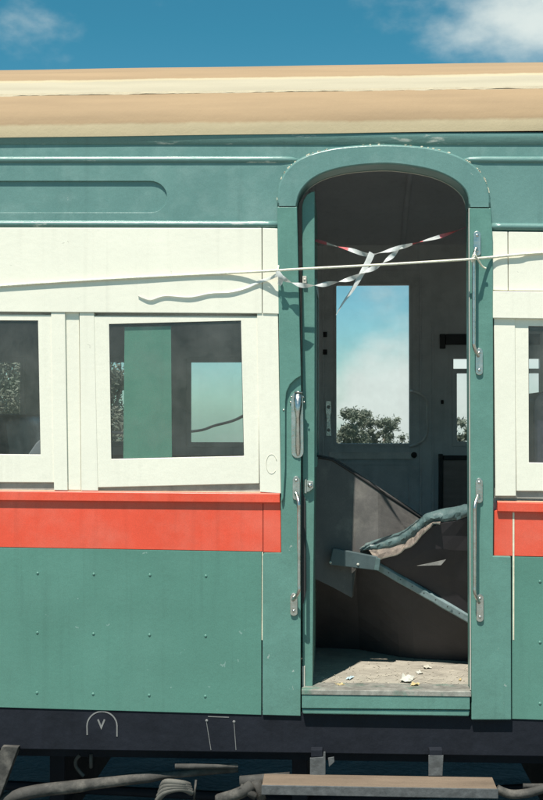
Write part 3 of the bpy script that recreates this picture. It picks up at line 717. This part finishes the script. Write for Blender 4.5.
# lock with chrome shell grab on the left post
bm = prism((arc(297, 398, 6, 6, 180, 0, 8) + arc(297.5, 452, 6, 6, 0, -180, 8), -.010, -.0056))
lock = part('door_lock', bm, M['chrome'], .001)
bm = bmesh.new()
rings = []
for i, (yy, rr, dp) in enumerate([(393, 3.2, .006), (398, 4.4, .016), (404, 4.6, .026), (411, 3.6, .030), (418, 2.6, .022), (430, 2.7, .018), (445, 2.9, .015), (453, 2.4, .009), (456, 1.2, .004)]):
    c_ = at(298, yy, -.010); s_ = rr / 269.6
    rings.append([bm.verts.new((c_.x + s_ * math.cos(a), -.010 - dp * max(0, math.sin(a)), c_.z)) for a in [math.pi * k / 12 for k in range(13)]])
for a, b2 in zip(rings, rings[1:]):
    for k in range(12): bm.faces.new((a[k], a[k+1], b2[k+1], b2[k])).smooth = True
part('lock_shell', bm, M['chrome'], 0, parent=lock)
bm = bmesh.new(); tube(bm, [at(294.5, 391.8, -.018), at(302.5, 392.5, -.018)], .0035, 8)
for p in ((291.5, 397), (290.5, 402), (303.4, 397), (304.2, 402), (283.6, 410)): dome(bm, at(*p, -.0095 if p[0] > 285 else -.0195), .0038, .8)
part('screw', bm, M['chrome'], 0, parent=lock)

def grab(xb, x1, y1a, y1b, x2, y2a, y2b, YS=-.006, r=.0065, out_=.045):
    """vertical grab handle: bar at column xb, foot plates (x, top, bottom) at its ends"""
    bm = bmesh.new()
    h0 = at(x1 - .8, (y1a*.3 + y1b*.7), YS - .006); h1 = at(x2 - .8, (y2a*.7 + y2b*.3), YS - .006)
    b0 = at(xb, y1b + 4, YS - out_); b1 = at(xb, y2a - 3, YS - out_)
    s1 = Vector((b0.x*.6 + h0.x*.4, YS - out_*.7, (b0.z + h0.z)/2 + .004)); s2 = Vector((b1.x*.6 + h1.x*.4, YS - out_*.7, (b1.z + h1.z)/2 - .002))
    tube(bm, spline([h0, s1, b0, b0.lerp(b1, .08), b0.lerp(b1, .5), b0.lerp(b1, .92), b1, s2, h1], 5), r, 12)
    hb = part('grab_handle', bm, M['chrome'], 0)
    for (x, ya, yb) in ((x1, y1a, y1b), (x2, y2a, y2b)):
        bm = prism((arc(x, ya + 3.6, 3.6, 3.6, 180, 0, 8) + arc(x, yb - 3.0, 3.6, 3.0, 0, -180, 8), YS - .008, YS))
        part('foot_plate', bm, M['chrome'], .0015, parent=hb)
        bm = bmesh.new()
        for yy in (ya + 4.5, yb - 5):
            dome(bm, at(x, yy, YS - .008), .0058, .65)
        part('screw', bm, M['chrome'], 0, parent=hb)
grab(299, 296.2, 476, 500, 293.8, 593, 616)
grab(473.8, 477.2, 231, 256, 479.3, 348, 375, YS=-.0195, out_=.04)
grab(474.6, 479.2, 478, 503, 480, 594, 622, YS=-.0195, out_=.04)
# dark sliver standing in for the shadow line between leaf and post
part('shadow_sliver', prism(([(300, 470), (302.6, 492), (305.6, 500), (306.4, 590), (303.6, 603), (301.3, 608)], .026, .034)), M['rubber'], .002)

# numbers and marks on the cream pillar
bm = bmesh.new(); c_ = at(271.5, 464, -.0124); pts = [Vector((c_.x + .020 * math.cos(a), c_.y, c_.z + .036 * math.sin(a))) for a in [R(20 + 300 * k / 24) for k in range(25)]]
tube(bm, pts, .0011, 6); part('scratched_ring', bm, mat('scratch', (.66, .64, .53), .6), 0)

# underframe
bm = prism(([(XL, 695), (XR, 728), (XR, 762), (XL, 744)], .004, .14)); sole = part('solebar', bm, M['dark'], .003)
bm = bmesh.new(); box(bm, WX0, WX1, .14, W - .1, FZ - .30, FZ - .06); part('floor_frame', bm, M['dark'], 0)
bm = bmesh.new()
arcm = [at(87.2, 735, .0035)] + [at(x, y, .0035) for x, y in arc(102, 726, 15, 14.5, 180, 0, 16)] + [at(117, 736.5, .0035)]
def stroke(bm, P, wd, Y):
    n_ = len(P); T = []
    for i in range(n_):
        d = (P[min(i+1, n_-1)] - P[max(i-1, 0)]).normalized(); nn_ = Vector((-d.z, 0, d.x))
        c_ = 1.0
        if 0 < i < n_ - 1: c_ = max(.35, nn_.dot(Vector((-(P[i+1]-P[i]).normalized().z, 0, (P[i+1]-P[i]).normalized().x))))
        T.append((P[i] + nn_ * wd / 2 / c_, P[i] - nn_ * wd / 2 / c_))
    R_ = [[bm.verts.new((a.x, Y, a.z)), bm.verts.new((b_.x, Y, b_.z)), bm.verts.new((b_.x, Y + .0012, b_.z)), bm.verts.new((a.x, Y + .0012, a.z))] for a, b_ in T]
    for a, b_ in zip(R_, R_[1:]):
        for k in range(4): bm.faces.new((a[k], a[(k+1)%4], b_[(k+1)%4], b_[k]))
    bm.faces.new(R_[0]); bm.faces.new(R_[-1])
stroke(bm, arcm, .0048, .0026)
stroke(bm, [at(98, 719.5, .0035), at(101.3, 727.5, .0035), at(104.6, 719.5, .0035)], .0062, .0026)
part('solebar_lettering', bm, M['mark'], 0, parent=sole)
bm = bmesh.new(); stroke(bm, [at(208, 716.5, .0035), at(229, 717.3, .0035)], .003, .0026); stroke(bm, [at(206.5, 722, .0035), at(211, 750, .0035)], .0022, .0024); stroke(bm, [at(234, 723, .0035), at(236, 750, .0035)], .0022, .0024)
for p in ((206.7, 720.7), (234, 721.8)): dome(bm, at(*p, .0038), .0055, .6)
part('label_clip', bm, M['mark'], 0, parent=sole)
bm = prism(([(2, 746.5), (18.5, 747), (-2, 802), (-22, 802)], -.02, .03)); part('step_hanger', bm, M['dusty'], .002)
bm = bmesh.new()
tube(bm, spline([at(-60, 830, .0), at(16, 796, .02), at(80, 786, .05), at(150, 777, .06), at(238, 768.5, .08)], 6), [.026] * 7 + [.024] * 6 + [.021] * 6 + [.014] * 6, 10)
part('brake_rod', bm, M['dusty'], 0)
bm = bmesh.new(); tube(bm, [at(175, 766.5, .02), at(238, 766, .04)], .010, 8); tube(bm, [at(240, 782, .0), at(290, 778, .0)], .022, 8); part('pipe', bm, M['dusty'], 0)
bm = bmesh.new()
for k in range(4):
    tube(bm, spline([at(157 + k*1.5, 801 - k*4.3, -.02), at(166, 792 - k*3.4, -.055), at(182, 789 - k*2.0, -.06), at(192 - k*1, 793 - k*2.6, -.03)], 5), .011, 8)
part('hose_coil', bm, M['hose'], 0)
bm = bmesh.new(); tube(bm, spline([at(218, 800, -.02), at(232, 796, -.04), at(244, 791, -.05), at(252, 785, -.04)], 5), .022, 8); tube(bm, [at(240, 787, -.05), at(256, 797, -.06)], .014, 8); tube(bm, [at(256, 781, -.03), at(262, 800, -.03)], .018, 8)
tube(bm, [at(196, 780, -.03), at(194, 800, -.03)], .004, 6)
part('coupling', bm, M['dusty'], 0)
bm = bmesh.new(); tube(bm, spline([at(80, 755, .08), at(76, 760, .08), at(76, 766, .08), at(80, 772, .08), at(84, 776, .08)], 5), .007, 8); tube(bm, [at(91, 754, .08), at(91, 768, .08)], .007, 8); part('safety_hook', bm, M['dusty'], 0)
bm = bmesh.new(); tube(bm, spline([at(497, 789, -.05), at(510, 794, -.05), at(528, 793, -.05), at(560, 786, -.05), at(620, 790, -.05)], 5), .016, 8); tube(bm, [at(523, 786, .0), at(600, 786, .0)], .009, 8)
part('brake_rod', bm, M['dusty'], 0)
# trusses, springs and brake gear dimly seen below the solebar
bm = bmesh.new()
for px in (-220, 60, 300, 560): 
    A = at(px, 760, .35); box(bm, A.x - .03, A.x + .03, .3, W - .3, A.z - .25, A.z + .05)
tube(bm, [at(-200, 775, .5), at(300, 800, .5), at(800, 775, .5)], .02, 8)
part('truss', bm, M['dark'], .002)
# footboard below the doorway
bm = bmesh.new(); A, B = at(262, 784.5, -.17), at(497, 785.5, -.17); box(bm, A.x, B.x, -.17, -.035, A.z - .004, A.z)
bmesh.ops.subdivide_edges(bm, edges=bm.edges, cuts=1)
step = part('footboard', bm, M['step'], .0015)
bm = bmesh.new(); box(bm, A.x - .002, B.x + .004, -.174, -.1695, A.z - .036, A.z - .001); box(bm, A.x, B.x, -.169, -.036, A.z - .034, A.z - .005)
part('edge_iron', bm, M['stepiron'], .003, parent=step)
bm = prism(([(428.5, 755.5), (443.5, 755.5), (442.5, 776), (428.5, 776)], -.040, -.032), ([(310, 758), (323, 757), (323.5, 752), (325.5, 752), (325.5, 776), (310, 776)], -.040, -.032)); part('hanger', bm, M['stepiron'], .0015, parent=step)
bm = prism(([(429.5, 750), (442.5, 750), (442.5, 756), (429.5, 756)], -.039, .034), ([(311, 750), (322.5, 750), (322.5, 757), (311, 757)], -.039, .034)); part('hanger', bm, M['dark'], .0015, parent=step)
bm = prism(([(328, 758), (334, 757), (334.5, 762), (329, 767)], -.036, -.030)); part('clip', bm, M['stepiron'], .001, parent=step)

# ---------------------------------------------------------------- wreckage in the doorway
# leaning board
def Yb(px): return .435 + (px - 313) * .0008 + max(0, px - 378) * .0012
bm = bmesh.new()
top = [(309, 454.5), (332, 458.5), (352, 471), (355, 473), (378, 488.5), (402, 504), (424, 519), (450, 536), (485, 560)]
bot = [(309, 576), (332, 587), (352, 598), (356, 566), (378, 564), (402, 556), (424, 550), (450, 556), (485, 578)]
nr = []
for (a, b2) in zip(top, bot):
    Y = Yb(a[0]); col = []
    for k in range(7):
        f_ = k / 6; q = at(a[0] + (b2[0]-a[0])*f_, a[1] + (b2[1]-a[1])*f_, Y - .05 * f_); q.y = Y - .05*f_
        if q.z < FZ + .012: q.z = FZ + .012
        col.append(q)
    nr.append(col)
fr_ = [[bm.verts.new(p) for p in c_] for c_ in nr]; bk_ = [[bm.verts.new(p + Vector((.006, .022, .004))) for p in c_] for c_ in nr]
for L_ in (fr_, bk_):
    for i in range(len(L_) - 1):
        for k in range(6): bm.faces.new((L_[i][k], L_[i+1][k], L_[i+1][k+1], L_[i][k+1]))
for i in range(len(fr_) - 1):
    for k in (0, 6): bm.faces.new((fr_[i][k], fr_[i+1][k], bk_[i+1][k], bk_[i][k]))
for k in range(6):
    for i in (0, -1): bm.faces.new((fr_[i][k], fr_[i][k+1], bk_[i][k+1], bk_[i][k]))
fb = obj('fallen_board', bm, M['board'], bevel=.001)
bm = bmesh.new(); tube(bm, [p[0] + Vector((0, -.002, -.004)) for p in nr], .0055, 6)
obj('edge_trim', bm, M['rubber'], fb)
tag(fb, 'large dark scuffed board leaning slantwise inside the doorway, one corner lit', 'board')

# crumpled green sheet: bent channel edge, dark sheet, lower beam
pan = empty('crumpled_panel', (at(430, 600, .4).x, .40, FZ))
tag(pan, 'torn and crumpled green steel body panel with bent edges hanging inside the doorway', 'crumpled panel')
RB = [  # top, green lower edge, underside edge (x, y) and depth
 ((486, 500), (486, 512), (484, 514), 0.22), ((469, 504), (469, 516), (467, 517), 0.235), ((455, 507), (457, 520), (455, 521), 0.26), ((442, 509), (444, 521.5), (444, 522.5), 0.285),
 ((427, 513.5), (433, 522.5), (433, 524), 0.3), ((422, 517.5), (426, 525), (426, 530), 0.31), ((416, 522), (420, 531), (419, 538), 0.33), ((408, 528), (413, 537), (411, 545), .345), ((398, 533.5), (403, 544), (401, 551), .36),
 ((386, 537.5), (390, 548), (390, 556), .375), ((375, 540.5), (378, 550), (380, 559.5), .39), ((366, 544), (368, 549.5), (372, 556), .395), ((360, 549), (361, 551), (363, 553), .40)]
rnd = random.Random(11)
RS = []
for i in range(len(RB) - 1):
    for k in range(3):
        f_ = k / 3; a, b2 = RB[i], RB[i+1]
        L_ = [(a[j][0]*(1-f_) + b2[j][0]*f_, a[j][1]*(1-f_) + b2[j][1]*f_) for j in range(3)]; RS.append((L_[0], L_[1], L_[2], a[3]*(1-f_) + b2[3]*f_))
RS.append(RB[-1])
bm = bmesh.new(); pv = None
for n_i, (t_, g_, u_, Y) in enumerate(RS):
    jit = lambda s=.006: rnd.uniform(-s, s)
    tp = at(*t_, Y + .03); ln = at(*g_, Y); md = (tp + ln) / 2; md.y = Y - .008 + jit(); md.z += jit(.004); mid2 = tp.lerp(ln, .75); mid2.y = Y - .002 + jit(.004)
    tb = Vector((tp.x, tp.y + .03, tp.z - .004 + jit(.002)))
    r_ = [bm.verts.new(p) for p in (tb, tp + Vector((0, jit(.003), jit(.003))), md, mid2, ln)]
    if pv:
        for k in range(4): bm.faces.new((pv[k], r_[k], r_[k+1], pv[k+1])).smooth = (n_i % 3 != 0)
    pv = r_
o = obj('bent_edge', bm, M['green_dull'], pan, 0); s_ = o.modifiers.new('solid', 'SOLIDIFY'); s_.thickness = .002; s_.offset = 1
bm = bmesh.new(); pv = None
for n_i, (t_, g_, u_, Y) in enumerate(RS[10:34]):
    a = at(*g_, Y + .0); b2 = at(*u_, Y - .018) + Vector((0, rnd.uniform(-.004, .004), rnd.uniform(-.004, .005))); c_ = a.lerp(b2, .5); c_.y += rnd.uniform(-.009, .009)
    r_ = [bm.verts.new(p) for p in (a, c_, b2, b2 + Vector((0, .004, -.003)))]
    if pv:
        for k in range(3): bm.faces.new((pv[k], r_[k], r_[k+1], pv[k+1])).material_index = 1 if k == 2 else 0
    pv = r_
o = obj('splintered_lining', bm, None, pan, 0, mats=[M['splinter'], M['trim']]); s_ = o.modifiers.new('solid', 'SOLIDIFY'); s_.thickness = .003; s_.offset = 1
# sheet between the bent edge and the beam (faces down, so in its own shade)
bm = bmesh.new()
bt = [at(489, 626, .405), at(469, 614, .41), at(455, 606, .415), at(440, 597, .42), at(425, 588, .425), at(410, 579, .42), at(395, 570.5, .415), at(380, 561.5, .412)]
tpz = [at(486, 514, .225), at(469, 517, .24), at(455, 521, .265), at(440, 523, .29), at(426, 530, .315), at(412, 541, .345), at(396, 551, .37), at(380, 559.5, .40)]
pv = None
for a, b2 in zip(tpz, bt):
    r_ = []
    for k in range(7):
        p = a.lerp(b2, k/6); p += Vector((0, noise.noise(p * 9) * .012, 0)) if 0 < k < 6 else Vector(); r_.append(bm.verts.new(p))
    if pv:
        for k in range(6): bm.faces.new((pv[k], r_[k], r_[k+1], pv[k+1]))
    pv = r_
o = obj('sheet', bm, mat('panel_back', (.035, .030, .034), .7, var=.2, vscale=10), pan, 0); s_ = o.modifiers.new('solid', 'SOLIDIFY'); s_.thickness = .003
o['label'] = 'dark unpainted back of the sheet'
def floor_pt(px, py):
    d = RM @ Vector(((px - 271.5) / F, -(py - 400) / F, -1)); t_ = (FZ - CAM.z) / d.z; return CAM + d * t_
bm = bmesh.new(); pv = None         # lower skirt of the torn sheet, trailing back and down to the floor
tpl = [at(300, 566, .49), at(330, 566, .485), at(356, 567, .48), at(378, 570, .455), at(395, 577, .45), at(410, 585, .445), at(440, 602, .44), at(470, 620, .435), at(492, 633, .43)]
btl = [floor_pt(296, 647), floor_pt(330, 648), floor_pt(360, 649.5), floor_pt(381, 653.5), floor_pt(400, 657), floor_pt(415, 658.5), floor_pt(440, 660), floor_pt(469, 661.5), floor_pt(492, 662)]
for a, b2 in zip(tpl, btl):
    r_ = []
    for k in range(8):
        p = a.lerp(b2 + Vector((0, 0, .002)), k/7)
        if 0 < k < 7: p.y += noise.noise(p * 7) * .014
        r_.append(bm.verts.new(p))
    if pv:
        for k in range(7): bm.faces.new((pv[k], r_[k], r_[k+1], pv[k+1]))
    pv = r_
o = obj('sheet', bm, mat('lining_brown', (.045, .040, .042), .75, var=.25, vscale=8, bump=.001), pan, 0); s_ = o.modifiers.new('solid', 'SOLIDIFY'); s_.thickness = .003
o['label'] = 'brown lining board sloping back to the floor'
bm = prism(([(417, 565.8), (430, 563), (446, 559.5), (441, 565.2)], .31, .313)); obj('light_sliver', bm, mat('light_sliver_pale', (.24, .235, .22), .7, var=.3, vscale=30), pan)  # sliver of light in the torn sheet, put in as a pale piece
# beam
def bar4(bm, A, B, up0, up1, dy):
    q = []
    for P_, up in ((A, up0), (B, up1)):
        q.append([bm.verts.new(P_), bm.verts.new(P_ + Vector((0, dy, .003))), bm.verts.new(P_ + Vector((0, dy, -up))), bm.verts.new(P_ + Vector((0, 0, -up)))])
    for k in range(4): bm.faces.new((q[0][k], q[0][(k+1)%4], q[1][(k+1)%4], q[1][k]))
    bm.faces.new(q[0]); bm.faces.new(q[1])
bm = bmesh.new()
A, B = at(377, 562.5, .41), at(489, 627, .40)
pts = [A.lerp(B, i / 12) + Vector((0, 0, (noise.noise(Vector((i * .8, 3, 0))) * .003))) for i in range(13)]
for a, b2 in zip([0], [0]): pass
rings = []
for p in pts: rings.append([bm.verts.new(p + Vector(v)) for v in ((0, .028, .012), (0, .006, .004), (0, 0, -.004), (0, .004, -.030), (0, .012, -.034), (0, .032, -.020))])
for a, b2 in zip(rings, rings[1:]):
    for k in range(6): bm.faces.new((a[k], a[(k+1)%6], b2[(k+1)%6], b2[k]))
bm.faces.new(rings[0]); bm.faces.new(rings[-1])
obj('beam', bm, mat('beam_paint', (.20, .27, .28), .4, var=.2, vscale=20, col2=(.10, .17, .16), mscale=18), pan, .0015)
bm = bmesh.new()
for i in range(1, 9): p = pts[0].lerp(pts[-1], i / 9.5); dome(bm, p + Vector((0, .0015, -.014)), .0024, .5)
obj('rivet', bm, M['rubber'], pan)
bm = prism(([(333, 548), (378, 557), (375.5, 570.5), (329, 564.8)], .355, .385)); obj('end_box', bm, mat('end_green', (.06, .09, .095), .5, var=.2, vscale=15, bump=.001), pan, .003)
bm = bmesh.new(); pr(bm, [(376, 557.5), (380.5, 559), (379, 571), (374, 570)], .35, .41); obj('collar', bm, M['green_dull'], pan, .002)
bm = bmesh.new()
for p in ((330.5, 562.5), (358, 564.5)): dome(bm, at(*p, .3545), .0055, .8)
obj('screw', bm, M['paper'], pan)
# hidden prop that carries the wreck: its lower corner rests on the floor beyond the post
bm = bmesh.new(); A = at(492, 628, .34); tube(bm, [A + Vector((0, .02, .02)), Vector((A.x + .12, .45, FZ + .15)), Vector((A.x + .16, .5, FZ + .008))], .02, 8)
obj('bent_strut', bm, M['green_dull'], pan)

# ---------------------------------------------------------------- litter on the floor
def floor_pt(px, py):
    d = RM @ Vector(((px - 271.5) / F, -(py - 400) / F, -1)); t_ = (FZ - CAM.z) / d.z; return CAM + d * t_
def scrap(name, px, py, wx, wy, m, label, cat, crumple=.006, seed=0):
    r = random.Random(seed); c_ = floor_pt(px, py); bm = bmesh.new(); n = 5; a0 = r.uniform(-.5, .5)
    gg = []
    for i in range(n):
        row = []
        for j in range(n):
            u, v = (i/(n-1) - .5) * wx * (1 + r.uniform(-.08, .08)), (j/(n-1) - .5) * wy * (1 + r.uniform(-.08, .08))
            row.append(bm.verts.new((c_.x + u*math.cos(a0) - v*math.sin(a0), c_.y + u*math.sin(a0) + v*math.cos(a0), FZ + .0025 + abs(r.gauss(0, crumple)))))
        gg.append(row)
    for i in range(n-1):
        for j in range(n-1): bm.faces.new((gg[i][j], gg[i+1][j], gg[i+1][j+1], gg[i][j+1]))
    o = tag(obj(name, bm, m), label, cat, 'litter on the carriage floor'); s_ = o.modifiers.new('solid', 'SOLIDIFY'); s_.thickness = .0008; return o
scrap('paper_scrap', 350, 679, .016, .05, M['paper_blue'], 'small pale blue square scrap near the left of the sunlit floor', 'paper scrap', .003, 1)
scrap('paper_scrap', 340, 685.5, .026, .035, M['paper_yellow'], 'yellow scrap on the sunlit floor below the pale blue scrap', 'paper scrap', .003, 2)
scrap('paper_scrap', 407, 681, .042, .08, M['paper'], 'crumpled white paper at the middle of the doorway floor', 'paper scrap', .007, 3)
scrap('paper_scrap', 415, 686, .03, .04, M['paper_yellow'], 'yellow scrap lying against the crumpled white paper', 'paper scrap', .006, 4)
scrap('paper_scrap', 427, 668, .03, .05, mat('paper_grey', (.45, .43, .36), .8, var=.2), 'dull grey torn paper farther back on the sunlit floor', 'paper scrap', .004, 5)
scrap('paper_scrap', 419, 673.5, .02, .04, M['paper'], 'thin white paper sliver in front of the dull grey torn paper', 'paper scrap', .004, 6)
scrap('paper_scrap', 460, 680.5, .009, .03, M['paper_yellow'], 'tiny yellowish scrap near the right door post', 'paper scrap', .003, 7)
bm = bmesh.new(); rnd = random.Random(5)
for k in range(46):
    p = floor_pt(rnd.uniform(318, 468), rnd.triangular(655, 692, 680))
    if not .12 < p.y < .75: continue
    a0 = rnd.gauss(.1, .7); L_ = rnd.uniform(.01, .045); w_ = rnd.uniform(.001, .0025); d = Vector((math.cos(a0), math.sin(a0), 0)); n_ = Vector((-d.y, d.x, 0)) * w_
    z_ = Vector((0, 0, FZ + .0035 - p.z)); v = [bm.verts.new(p + z_ + q) for q in (-d*L_, n_*.8, d*L_ + Vector((0, 0, rnd.random()*.006)), -n_)]; bm.faces.new(v)
for k in range(420):
    px, py = rnd.uniform(312, 468), rnd.triangular(650, 692, 689); p = floor_pt(px, py); s_ = rnd.uniform(.0015, .005)
    if not .11 < p.y < 1.0: continue
    a0 = rnd.random() * 6; v = [bm.verts.new((p.x + s_ * math.cos(a0 + q) * rnd.uniform(.6, 1.3), p.y + s_ * 1.6 * math.sin(a0 + q), FZ + .001 + rnd.random() * .003)) for q in (0, 2.1, 4.2)]
    bm.faces.new(v)
tag(obj('grit', bm, mat('grit', (.42, .38, .30), .9, var=.4, vscale=60)), 'loose grit and splinters scattered over the carriage floor', 'grit', kind='stuff')

# ---------------------------------------------------------------- rope and tapes
bm = bmesh.new()
rp = [at(XL, 309, -.021), at(-150, 297.5, -.021), at(0, 286, -.021), at(120, 278.5, -.0215), (at(230, 273, -.023)), at(277, 270.5, -.055), at(300, 269, -.06), at(390, 264.2, -.075), at(465, 259.6, -.075), at(474, 258.7, -.082), at(492, 257.2, -.026), at(520, 254.5, -.021), at(543, 252.8, -.018), at(680, 244, -.018)]
tube(bm, spline(rp, 8), .0046, 10)
tube(bm, spline([at(278.5, 266, -.035), at(278, 270, -.066), at(280.5, 275, -.04), at(277.5, 271, -.034)], 5), .0035, 8)
tube(bm, spline([at(471.5, 262, -.075), at(474, 254.5, -.086), at(477.5, 259, -.078), at(482, 266, -.050), at(486, 268.5, -.044)], 5), .0035, 8)
tag(obj('rope', bm, M['rope']), 'white rope stretched across the doorway and along the cream boards', 'rope')

def ribbon(bm, P, wd, tw0, tw1, mfun=None, n=14, wf=None):
    """flat tape through P, twisting from angle tw0 to tw1 (radians)"""
    S = spline(P, n); pv = None; N_ = len(S) - 1
    for i, p in enumerate(S):
        t_ = (S[min(i+1, N_)] - S[max(i-1, 0)]).normalized(); up = Vector((0, -1, .2)); u = (up - t_*up.dot(t_)).normalized(); v = t_.cross(u)
        f_ = i / N_; a = tw0 + (tw1 - tw0) * f_; d = (u * math.cos(a) + v * math.sin(a)) * (wf(f_) if wf else wd) / 2
        c_ = (u * math.sin(a) - v * math.cos(a)) * .0016
        r_ = [bm.verts.new(p + d), bm.verts.new(p + c_), bm.verts.new(p - d)]
        if pv:
            for k in range(2):
                f2 = bm.faces.new((pv[k], pv[k+1], r_[k+1], r_[k])); f2.smooth = True
                if mfun: f2.material_index = mfun(f_)
        pv = r_
bm = bmesh.new()
ribbon(bm, [at(277, 274, -.06), at(286, 280, -.062), at(300, 285, -.06), at(316, 285.5, -.05), at(332, 283, -.04), at(350, 279, -.03), at(365, 272, -.02), at(380, 265, .0), at(392, 256, .02), at(402, 247.5, .04)], .018, .3, 3.14 * 6.3)
ribbon(bm, [at(372, 253, .02), at(368, 262, .0), at(361, 275, -.02), at(353, 289, -.02), at(343, 303, -.01), at(336, 315, .0)], .02, 1.2, 2.3, wf=lambda f: .024 - .021 * f ** 1.5)
ribbon(bm, [at(277, 275, -.056), at(268, 279, -.025), at(256, 283, -.021), at(246, 287.5, -.0195), at(230, 291.5, -.020), at(210, 293, -.0195), at(190, 297, -.020), at(165, 296, -.0195), at(150, 300, -.020), at(138, 296, -.019)], .017, 1.4, 3.2, wf=lambda f: .013 - .006 * f)
ribbon(bm, [at(277, 271, -.07), at(281, 278, -.066), at(279, 285, -.05)], .02, .9, 2.2)
tag(obj('barrier_tape', bm, M['tape']), 'twisted white plastic tape knotted round the left door post, its loose ends fluttering', 'barrier tape')
bm = bmesh.new()
def mf(f):
    if f < .17: return 1
    if f > .80: return 1
    return 1 if (.24 < f < .30 or .66 < f < .72) else 0
ribbon(bm, [at(308, 238.5, .15), at(318, 241, .13), at(332, 245, .10), at(350, 249.5, .07), at(368, 254.8, .05), at(385, 251.5, .045), at(402, 247, .04), at(420, 242, .05), at(440, 236.5, .08), at(455, 231.5, .10), at(472, 225, .11)], .018, .4, 3.14 * 4.4, mf, 12, wf=lambda f: .004 + .013 * math.sin(math.pi * min(1, max(0, f))) ** .5)
tag(obj('barrier_tape', bm, None, mats=[M['tape'], M['redtape']]), 'red and white striped tape strung higher across the doorway behind the rope', 'barrier tape')

# ---------------------------------------------------------------- beyond the carriage
def gum(name, px, top_py, Y, half_px, label, seed, dens=1.0, leaf=.16, edge=None):
    r = random.Random(seed); base = at(px, 419, Y); gz = ground_z(Y); ztop = at(px, top_py, Y).z; H = ztop - gz; Rw = half_px / F * (Y + 4.6)
    root = empty(name, (base.x, Y, gz)); tag(root, label, 'tree', 'trees beyond the carriage')
    bm = bmesh.new(); th = H * .5; limbs = []
    tube(bm, spline([(base.x, Y, gz - .3), (base.x + .1, Y, gz + th * .5), (base.x - .05, Y + .1, gz + th)], 4), [.16, .15, .14, .14, .13, .13, .12, .12, .11], 8)
    for k in range(9):
        a = k / 9 * 6.283 + r.random(); e_ = r.uniform(.35, .95)
        tip = Vector((base.x + math.cos(a) * Rw * e_ * .8, Y + math.sin(a) * Rw * e_ * .7, gz + H * r.uniform(.68, .93)))
        tube(bm, spline([(base.x - .05, Y + .1, gz + th * r.uniform(.75, 1)), (base.x + (tip.x-base.x)*.4, Y + (tip.y-Y)*.4, gz + th*1.15), tip], 4), [.08, .075, .07, .06, .05, .045, .035, .03, .02], 6)
        limbs.append(tip)
    obj('trunk', bm, M['bark'], root)
    bm = bmesh.new(); cl_ = []
    for tip in limbs:
        for q in range(14): cl_.append((tip + Vector((r.gauss(0, Rw*.22), r.gauss(0, Rw*.22), r.gauss(0, H*.07))), Rw * r.uniform(.06, .24)))
    cl_.append((Vector((base.x, Y, ztop - Rw*.18)), Rw * .22))
    for c_, rad in cl_:
        c_.z = min(c_.z, ztop - rad * .6)
        for q in range(int(70 * dens)):
            d = Vector((r.gauss(0, 1), r.gauss(0, 1), r.gauss(0, .8))).normalized() * rad * abs(r.gauss(0, .75))
            p = c_ + d
            if edge and p.x > at(edge, 419, p.y).x - abs(noise.noise(p)) * .6: continue
            s_ = leaf * r.uniform(.5, 1.2); u = Vector((r.gauss(0, 1), r.gauss(0, 1), r.gauss(0, 1))).normalized(); v = u.orthogonal().normalized()
            bm.faces.new([bm.verts.new(p + u*s_), bm.verts.new(p + v*s_*.35), bm.verts.new(p - u*s_), bm.verts.new(p - v*s_*.35)])
    obj('crown', bm, M['foliage'], root)
gum('gum_tree', 352, 411, 34, 22, 'round gum tree seen low in the left of the far door window', 21, leaf=.075, dens=2.2)
gum('gum_tree', 378, 419, 37, 20, 'smaller gum tree seen low in the middle of the far door window', 22, leaf=.075, dens=2.2)
gum('gum_tree', 402, 434, 42, 22, 'lowest gum tree seen at the bottom of the far door window', 23, leaf=.075, dens=2.2)
gum('gum_tree', 462, 420, 36, 20, 'gum tree seen in the narrow window right of the far door', 24, leaf=.075, dens=2.2)
gum('gum_tree', 62, 318, 17, 95, 'tall dense gum tree filling the left carriage windows', 25, dens=5, leaf=.06, edge=172)
gum('gum_tree', 0, 322, 18.5, 80, 'leaning gum tree behind the first seat window', 28, dens=4, leaf=.08)
gum('gum_tree', -100, 330, 19, 95, 'broad gum tree at the far left behind the carriage', 26, dens=4, leaf=.08)
gum('gum_tree', 640, 400, 34, 60, 'gum tree behind the carriage beyond its right windows', 27, leaf=.16)
# sagging line beyond the far windows
def zc(px, py, Y): return at(px, py, Y)
Yw = 9.0
bm = bmesh.new()
tube(bm, spline([zc(-120, 395, Yw), zc(20, 424, 7.5), zc(120, 433, 6), zc(190, 431.5, 5), zc(215, 425.5, 4.5), zc(243, 416, 4.0), zc(280, 385, 3.4), zc(312, 250, W + .03)], 6), .011, 6)
tag(obj('cable', bm, M['wire']), 'black cable hanging slack outside the far side, seen through the window', 'cable')
for px, top, lb in ((-120, 385, 'tarred timber pole carrying the far end of the cable'),):
    p = at(px, top, Yw); bm = bmesh.new(); tube(bm, [(p.x, Yw, ground_z(Yw) - .2), (p.x, Yw, p.z + .1)], [.12, .09], 10); tag(obj('pole', bm, M['bark']), lb, 'pole')
